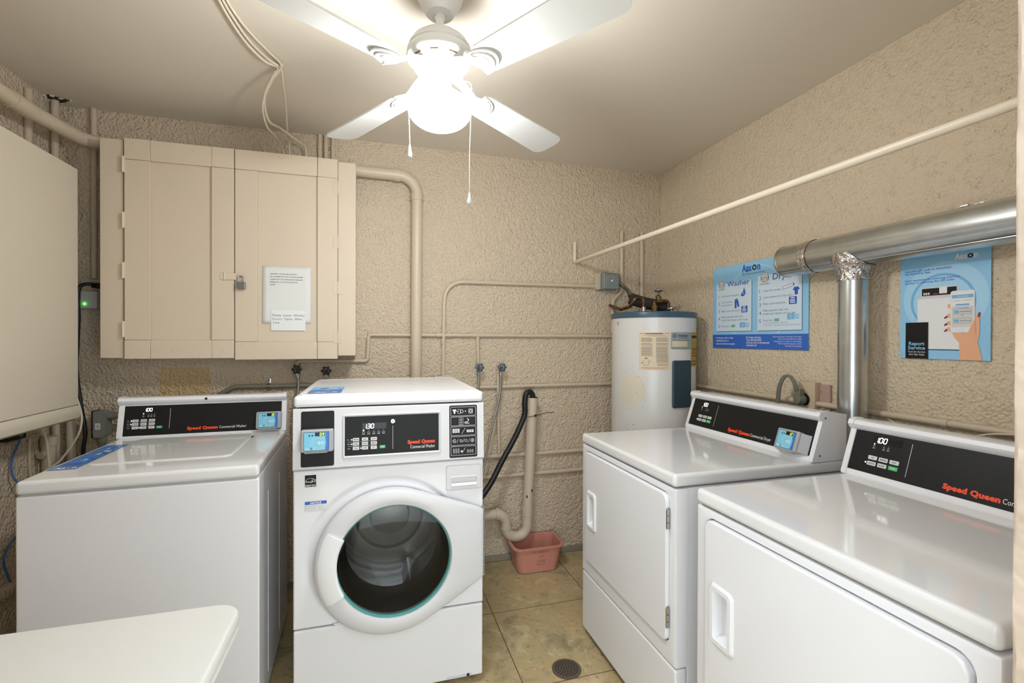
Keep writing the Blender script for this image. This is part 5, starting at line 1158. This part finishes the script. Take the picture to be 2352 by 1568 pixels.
# cables on the ceiling
def ccab(label, pts, r=0.0052): pipe('ceiling_cable', label, 'cable', pts, r, CABLE, smooth=True, n=10, group='cream cables across the ceiling')
zc_ = ZC-0.007
ccab('outer cream ceiling cable, curling forward before it drops behind the cabinet', [(-0.500, 1.40, zc_), (-0.486, 1.72, zc_), (-0.477, 1.85, zc_), (-0.455, 1.97, zc_-0.004), (-0.412, 2.06, zc_-0.012), (-0.372, 2.10, zc_-0.008), (-0.400, 2.14, zc_-0.03), (-0.450, 2.24, zc_-0.07), (-0.465, 2.40, zc_-0.10), (-0.440, 2.55, zc_-0.07), (-0.375, 2.66, zc_-0.085), (-0.348, 2.72, 2.35), (-0.348, 2.73, 2.22)], 0.0058)
ccab('middle cream ceiling cable in the bundle, dropping straight to the cabinet', [(-0.488, 1.40, zc_), (-0.474, 1.72, zc_), (-0.462, 1.85, zc_), (-0.440, 1.96, zc_-0.002), (-0.400, 2.05, zc_-0.006), (-0.364, 2.10, zc_-0.010), (-0.368, 2.18, zc_-0.02), (-0.385, 2.35, zc_-0.04), (-0.415, 2.58, zc_-0.06), (-0.425, 2.70, 2.36), (-0.428, 2.725, 2.22)])
ccab('inner cream ceiling cable, nearest the fan', [(-0.476, 1.40, zc_), (-0.464, 1.70, zc_), (-0.448, 1.83, zc_), (-0.420, 1.93, zc_), (-0.385, 2.02, zc_), (-0.360, 2.095, zc_-0.004), (-0.41, 2.17, zc_-0.035), (-0.462, 2.27, zc_-0.085), (-0.478, 2.42, zc_-0.115), (-0.47, 2.58, zc_-0.10), (-0.455, 2.69, 2.33), (-0.44, 2.73, 2.22)], 0.0045)
b = MB(); b.tube([(-0.366, 2.085, ZC-0.001), (-0.366, 2.085, ZC-0.022)], 0.0025, STEEL, 6); b.tube(smoothpath([(-0.378, 2.09, ZC-0.004), (-0.372, 2.095, ZC-0.026), (-0.360, 2.092, ZC-0.024), (-0.352, 2.085, ZC-0.004)], 4), 0.002, CABLE, 6); tag(b.build('cable_clip', wn=False), 'small cable clip holding the bundle to the ceiling', 'clip')

# ---------------------------------------------------------------- posters
def aax(P, u, v, h, m, l, w=None, sub=True):
    W1 = h*1.93; P.text('Aax', u, v, h, m, l, w=W1, bold=0.045); P.ring(u+W1+h*0.42, v+h*0.39, h*0.20, h*0.40, BLK, l, 24); P.text('n', u+W1+h*0.93, v, h, m, l, bold=0.045, w=h*0.58)
def minimachine(P, u, v, s, l):
    P.poly(circ(u+0.5*s, v+0.75*s, 0.62*s, 24), POSTD, l); P.rect(u, v, u+s, v+1.35*s, PAPER, l+1); P.frame(u, v, u+s, v+1.35*s, 0.001, 0.0012, INK, l+2)
    P.ring(u+0.5*s, v+0.55*s, 0.28*s, 0.34*s, INK, l+2, 20); P.disc(u+0.5*s, v+0.55*s, 0.24*s, BTN, l+2, 20); P.rect(u+0.05*s, v+1.12*s, u+0.95*s, v+1.15*s, INK, l+2); P.line([(u-0.35*s, v), (u+1.3*s, v)], 0.0015, INK, l+2)
def poster1():
    # U runs toward the viewer (-y); u, v in metres from the lower far corner region
    t = MB(); u0, u1, v0, v1 = 0.011, 0.625, 0.008, 0.452
    t.box(1.8438, 1.8448, 2.267-u1, 2.267-u0, 1.290+v0, 1.290+v1, POST); P = Print(t, (1.8435, 2.267, 1.290), (0, -1, 0), (0, 0, 1))
    P.ring(0.32, 0.23, 0.195, 0.205, POSTL, 0, 60); P.rect(u0, v0, u1, 0.082, POSTD, 1)
    aax(P, 0.228, 0.406, 0.036, POSTD, 1); P.text('The Total Laundry Solution', 0.230, 0.388, 0.011, PTXT, 1, w=0.152, italic=0.3)
    for a, c, hi in ((0.040, 0.296, 0.360), (0.335, 0.591, 0.372)): P.rect(a+0.003, 0.097, c+0.003, hi-0.003, PTXT, 1); P.rect(a, 0.100, c, hi, POSTC, 2)
    minimachine(P, 0.063, 0.328, 0.034, 3); minimachine(P, 0.360, 0.328, 0.040, 3)
    P.text('Washer', 0.123, 0.341, 0.027, PBLU, 3, w=0.157, bold=0.01); P.text('Dryer', 0.429, 0.344, 0.030, PBLU, 3, w=0.118, bold=0.01)
    for z, s_, w_ in ((0.287, 'Add liquid detergent.', 0.131), (0.254, 'Load clothes', 0.083), (0.237, 'and close lid.', 0.081), (0.205, 'Make cycle selections.', 0.138), (0.173, 'Make payment with coin,', 0.160), (0.156, 'credit card, Aaxon card or app.', 0.195), (0.123, 'Press start.', 0.065)):
        P.text(s_, 0.079, z, 0.0088, PTXT, 3, w=w_)
    for z, s_ in ((0.282, '1'), (0.243, '2'), (0.201, '3'), (0.160, '4'), (0.119, '5')): P.text(s_, 0.056, z, 0.018, PBLU, 3)
    for z, s_, w_ in ((0.290, 'Clean lint screen.', 0.106), (0.258, 'Load clothes and close door.', 0.176), (0.226, 'Make cycle selections.', 0.135), (0.193, 'Make payment with coin,', 0.150), (0.177, 'credit card, Aaxon card or app.', 0.189), (0.145, 'Press start.', 0.063)):
        P.text(s_, 0.371, z, 0.0092, PTXT, 3, w=w_)
    P.text('a. To stop drying cycle - Open door.', 0.371, 0.134, 0.0052, PTXT, 3, w=0.150); P.text('b. To restart - Close door and select laundry cycle.', 0.371, 0.123, 0.0052, PTXT, 3, w=0.215)
    for z, s_ in ((0.285, '1'), (0.252, '2'), (0.218, '3'), (0.176, '4'), (0.137, '5')): P.text(s_, 0.346, z, 0.019, PBLU, 3)
    P.rr(0.155, 0.121, 0.181, 0.134, 0.002, GREEN, 3); P.rr(0.440, 0.143, 0.466, 0.156, 0.002, GREEN, 3); P.text('START', 0.168, 0.1245, 0.005, PWHITE, 4, align='c', w=0.018); P.text('START', 0.453, 0.147, 0.005, PWHITE, 4, align='c', w=0.018)
    # bottle, trousers, shirt, lint screen, key panels, cards
    P.poly([(0.222, 0.284), (0.242, 0.280), (0.255, 0.292), (0.253, 0.308), (0.250, 0.317), (0.240, 0.315), (0.238, 0.304), (0.226, 0.296)], PBLU, 3); P.poly([(0.241, 0.317), (0.249, 0.319), (0.249, 0.325), (0.242, 0.323)], POSTD, 4); P.poly([(0.236, 0.288), (0.247, 0.290), (0.246, 0.300), (0.237, 0.298)], POSTM, 5)
    P.poly([(0.178, 0.268), (0.201, 0.272), (0.213, 0.230), (0.200, 0.226), (0.193, 0.252), (0.192, 0.222), (0.179, 0.220)], PBLU, 3); P.line([(0.179, 0.262), (0.202, 0.265)], 0.0012, POSTL, 4)
    for (a, c, s) in ((0.227, 0.196, 1.0), (0.522, 0.219, 1.02)):
        P.rr(a, c, a+0.042*s, c+0.034*s, 0.002, PBLU, 3); P.rr(a+0.010*s, c+0.026*s, a+0.030*s, c+0.031*s, 0.001, PWHITE, 4)
        for i in range(3):
            for j in range(3): P.rect(a+(0.007+i*0.009)*s, c+(0.005+j*0.0062)*s, a+(0.0145+i*0.009)*s, c+(0.0095+j*0.0062)*s, POSTC, 4)
        P.rect(a+0.036*s, c+0.005*s, a+0.040*s, c+0.009*s, GREEN, 4)
    q = [(0.487, 0.291), (0.545, 0.303), (0.547, 0.316), (0.487, 0.304)]; P.poly(q, PWHITE, 3); P.line(q+[q[0]], 0.0018, PBLU, 4); P.poly([(0.545, 0.302), (0.551, 0.306), (0.552, 0.312), (0.547, 0.316)], PBLU, 5)
    P.poly([(0.543, 0.285), (0.552, 0.298), (0.561, 0.295), (0.570, 0.298), (0.579, 0.287), (0.574, 0.281), (0.570, 0.285), (0.570, 0.262), (0.553, 0.261), (0.553, 0.283), (0.548, 0.279)], PBLU, 3)
    for (a, c, s) in ((0.216, 0.118, 1.0), (0.513, 0.149, 1.0)):
        P.rr(a, c, a+0.038*s, c+0.027*s, 0.003, POSTM, 3); P.rr(a+0.034*s, c+0.002*s, a+0.064*s, c+0.024*s, 0.003, POST, 4); P.ring(a+0.020*s, c+0.013*s, 0.006*s, 0.008*s, PWHITE, 5, 16); P.rect(a+0.047*s, c+0.012*s, a+0.060*s, c+0.016*s, PWHITE, 5)
    for i, (s_, w_) in enumerate((('For Service, Call or Visit:', 0.130), ('1-800-826-1012 or', 0.098), ('aaxon.com/service-request', 0.143))): P.text(s_, 0.038, 0.060-i*0.0158, 0.0080, PWHITE, 2, w=w_, bold=0.02)
    for i, (s_, w_, h_) in enumerate((('For Faster Service,', 0.098, 0.0095), ('Text: 954-906-9256', 0.100, 0.0095), ('SCAN QR CODE TO DOWNLOAD', 0.149, 0.0080), ('AAXONPAY APP', 0.070, 0.0080))): P.text(s_, 0.261, 0.062-i*0.0135, h_, PWHITE, 2, w=w_, bold=0.02)
    for i, (s_, w_) in enumerate((('Please help keep our laundry room clean.', 0.160), ("We're not responsible for clothes", 0.130), ('damaged due to misuse or overloading.', 0.155), ('Refer to garment tags for washer', 0.130), ('and dryer instructions.', 0.090))): P.text(s_, 0.592, 0.066-i*0.0108, 0.0066, PWHITE, 2, w=w_, align='r')
    tag(t.build('poster', wn=False), 'blue poster of washer and dryer steps, partly behind the duct', 'poster')
poster1()
def poster2():
    t = MB(); y0 = 1.266; z0 = 1.280; u0, u1 = 0.004, 0.268
    t.box(1.8438, 1.8448, y0-u1, y0-u0, z0, z0+0.400, POST); P = Print(t, (1.8435, y0, z0), (0, -1, 0), (0, 0, 1))
    P.disc(0.140, 0.205, 0.125, POSTL, 0, 60); P.ring(0.135, 0.195, 0.088, 0.096, POSTM, 1, 60)
    aax(P, 0.171, 0.331, 0.0185, PWHITE, 1)
    for z, s_, w_ in ((0.306, 'Scan the QR code to download', 0.142), (0.297, 'the AaxonPay App.', 0.083), (0.273, 'Start machines by entering machine', 0.168), (0.264, 'number or scanning the QR code.', 0.153)): P.text(s_, 0.019, z, 0.0068, POSTD, 2, w=w_, bold=0.012)
    P.rect(0.061, 0.034, 0.190, 0.208, PWHITE, 2); P.poly([(0.061, 0.208), (0.070, 0.215), (0.190, 0.215), (0.190, 0.208)], BTN, 2); P.rect(0.096, 0.031, 0.190, 0.034, INK, 3)
    P.poly([(0.072, 0.215), (0.072, 0.247), (0.181, 0.247), (0.181, 0.215)], BTN, 3); P.rect(0.075, 0.218, 0.178, 0.243, BLACKP, 4)
    for i in range(3): P.rect(0.080+i*0.007, 0.221, 0.085+i*0.007, 0.229, BTN, 5)
    P.rect(0.110, 0.222, 0.124, 0.224, ORANGE, 5); P.rr(0.128, 0.223, 0.151, 0.245, 0.002, PWHITE, 5)
    P.poly([(0.187, 0.0005), (0.248, 0.0005), (0.242, 0.030), (0.235, 0.060), (0.240, 0.080), (0.241, 0.105), (0.240, 0.125), (0.242, 0.146), (0.236, 0.152), (0.229, 0.144), (0.222, 0.120), (0.212, 0.098), (0.200, 0.088), (0.166, 0.090), (0.172, 0.075), (0.186, 0.055)], SKIN, 5)
    for z, q in ((0.178, 0), (0.146, 1), (0.122, 1), (0.102, 1)):
        P.poly([(0.164, z-0.012), (0.152, z-0.003), (0.153, z+0.006), (0.166, z+0.008)], SKIN, 5)
        if q: P.poly([(0.153, z-0.006), (0.144, z-0.010), (0.143, z-0.005), (0.152, z+0.002)], NAIL, 6)
    P.poly([(0.235, 0.139), (0.241, 0.138), (0.243, 0.153), (0.238, 0.154)], NAIL, 7)
    P.rr(0.161, 0.090, 0.228, 0.228, 0.008, PWHITE, 6); P.frame(0.161, 0.090, 0.228, 0.228, 0.008, 0.0008, BTN, 7); P.rect(0.165, 0.108, 0.224, 0.214, BTN, 7); P.rect(0.165, 0.203, 0.224, 0.214, POSTM, 8); P.rect(0.165, 0.176, 0.224, 0.203, PWHITE, 8); P.rr(0.176, 0.178, 0.214, 0.184, 0.001, POSTM, 9)
    P.text('AaxonPay', 0.195, 0.206, 0.005, PWHITE, 9, align='c'); P.text('Credit Balance', 0.170, 0.194, 0.0026, INKG, 9, w=0.020); P.text('Bonus Balance', 0.198, 0.194, 0.0026, INKG, 9, w=0.020)
    P.text('To use this machine', 0.195, 0.170, 0.0028, INK, 9, align='c', w=0.034); P.text('OR', 0.195, 0.1445, 0.0028, INK, 9, align='c')
    for z, s_ in ((0.151, 'Enter Machine Number'), (0.121, 'Scan QR Code')): P.frame(0.170, z, 0.219, z+0.016, 0.001, 0.0008, INKG, 8); P.rr(0.173, z+0.003, 0.185, z+0.012, 0.002, POSTM, 9); P.text(s_, 0.188, z+0.006, 0.004, INK, 9, w=0.029)
    P.poly([(0.208, 0.086), (0.228, 0.132), (0.231, 0.088)], SKIN, 10); P.ring(0.193, 0.098, 0.0045, 0.0055, BTN, 8, 16)
    P.rect(0.024, 0.0002, 0.096, 0.127, BLACKP, 10); P.text('Report', 0.060, 0.047, 0.0120, POST, 11, align='c', w=0.050, bold=0.02); P.text('Service', 0.060, 0.032, 0.0120, POST, 11, align='c', w=0.055, bold=0.02); P.text('Text for Service', 0.060, 0.021, 0.006, PWHITE, 11, align='c', w=0.055); P.text('954 906 9256', 0.060, 0.011, 0.006, PWHITE, 11, align='c', w=0.050)
    tag(t.build('poster', wn=False), 'narrow blue poster showing a hand holding a phone, under the duct', 'poster')
poster2()

# ---------------------------------------------------------------- basin, drain, table
def basin():
    t = MB(); cx, cy = 0.918, 2.655
    def L(w, d, z, r=0.045): return [(cx+x, cy+y, z) for x, y in rrect(-w/2, w/2, -d/2, d/2, r, 6)]
    t.loft([L(0.235, 0.165, 0.001), L(0.245, 0.175, 0.004), L(0.285, 0.200, 0.138), L(0.312, 0.222, 0.141), L(0.314, 0.224, 0.148), L(0.308, 0.218, 0.151), L(0.282, 0.196, 0.150), L(0.276, 0.190, 0.140), L(0.240, 0.168, 0.008)], PINK, cap0=True, cap1=True)
    sl = math.atan2((0.285-0.245)/2*0.6, 0.134); y0 = cy-0.0875
    P = Print(t, (cx-0.10, y0-0.0012, 0.004), (1, 0, 0), (0, -0.0925+0.0800, 0.134))
    P.text('PROPERTY', 0.10, 0.112, 0.016, PINKD, 1, align='c', w=0.10, bold=-0.015); P.text('OF', 0.108, 0.086, 0.015, PINKD, 1, align='c', bold=-0.015); P.text('2WB', 0.108, 0.050, 0.022, PINKD, 1, align='c', w=0.05, bold=-0.015); P.rect(0.08, 0.042, 0.125, 0.044, PINKD, 1)
    o = t.build('wash_basin', sharp=50); tag(o, 'small pink plastic basin on the floor under the pipe trap', 'basin')
basin()
b = MB(); cx, cy = 0.755, 1.782; n = 40
b.lathe([(0.0595, 0.0003), (0.0595, 0.003), (0.052, 0.004), (0.0001, 0.004)], IRON, (cx, cy, 0), n=n)
for r_, k_ in ((0.0001, 1), (0.0115, 6), (0.0225, 12), (0.0335, 18), (0.044, 22)):
    for i in range(k_):
        a = 2*PI*i/k_+r_*40; b.lathe([(0.0036, 0.0045), (0.0001, 0.0045)], GAP, (cx+r_*math.cos(a), cy+r_*math.sin(a), 0), n=8)
tag(b.build('floor_drain', wn=False), 'round perforated drain cover set in the tiled floor', 'drain')
def table():
    x0, x1, y0, y1, z = -1.26, -0.286, 0.62, 1.222, 0.74
    t = thing('folding_table', 'white plastic folding table in the lower left foreground', 'table', ((x0+x1)/2, (y0+y1)/2, 0))
    hx, hy = (x1-x0)/2, (y1-y0)/2
    def L(e, zz, r=0.055): return [(x, y, zz) for x, y in rrect(-hx+e, hx-e, -hy+e, hy-e, r, 8)]
    b = MB(); b.loft([L(0.03, z-0.044), L(0.006, z-0.044), L(0.001, z-0.040), L(0.003, z-0.028), L(0.0, z-0.024), L(0.0, z-0.010), L(0.003, z-0.003), L(0.010, z)], TABLE, True, True); b.build('tabletop', t)
    for sx in (-1, 1):
        b = MB(); q = fillet([(sx*(hx-0.12), -hy+0.08, z-0.03), (sx*(hx-0.12), -hy+0.08, 0.012), (sx*(hx-0.12), hy-0.08, 0.012), (sx*(hx-0.12), hy-0.08, z-0.03)], 0.03); b.tube(q, 0.012, BOXG, 12); b.build('leg', t)
table()
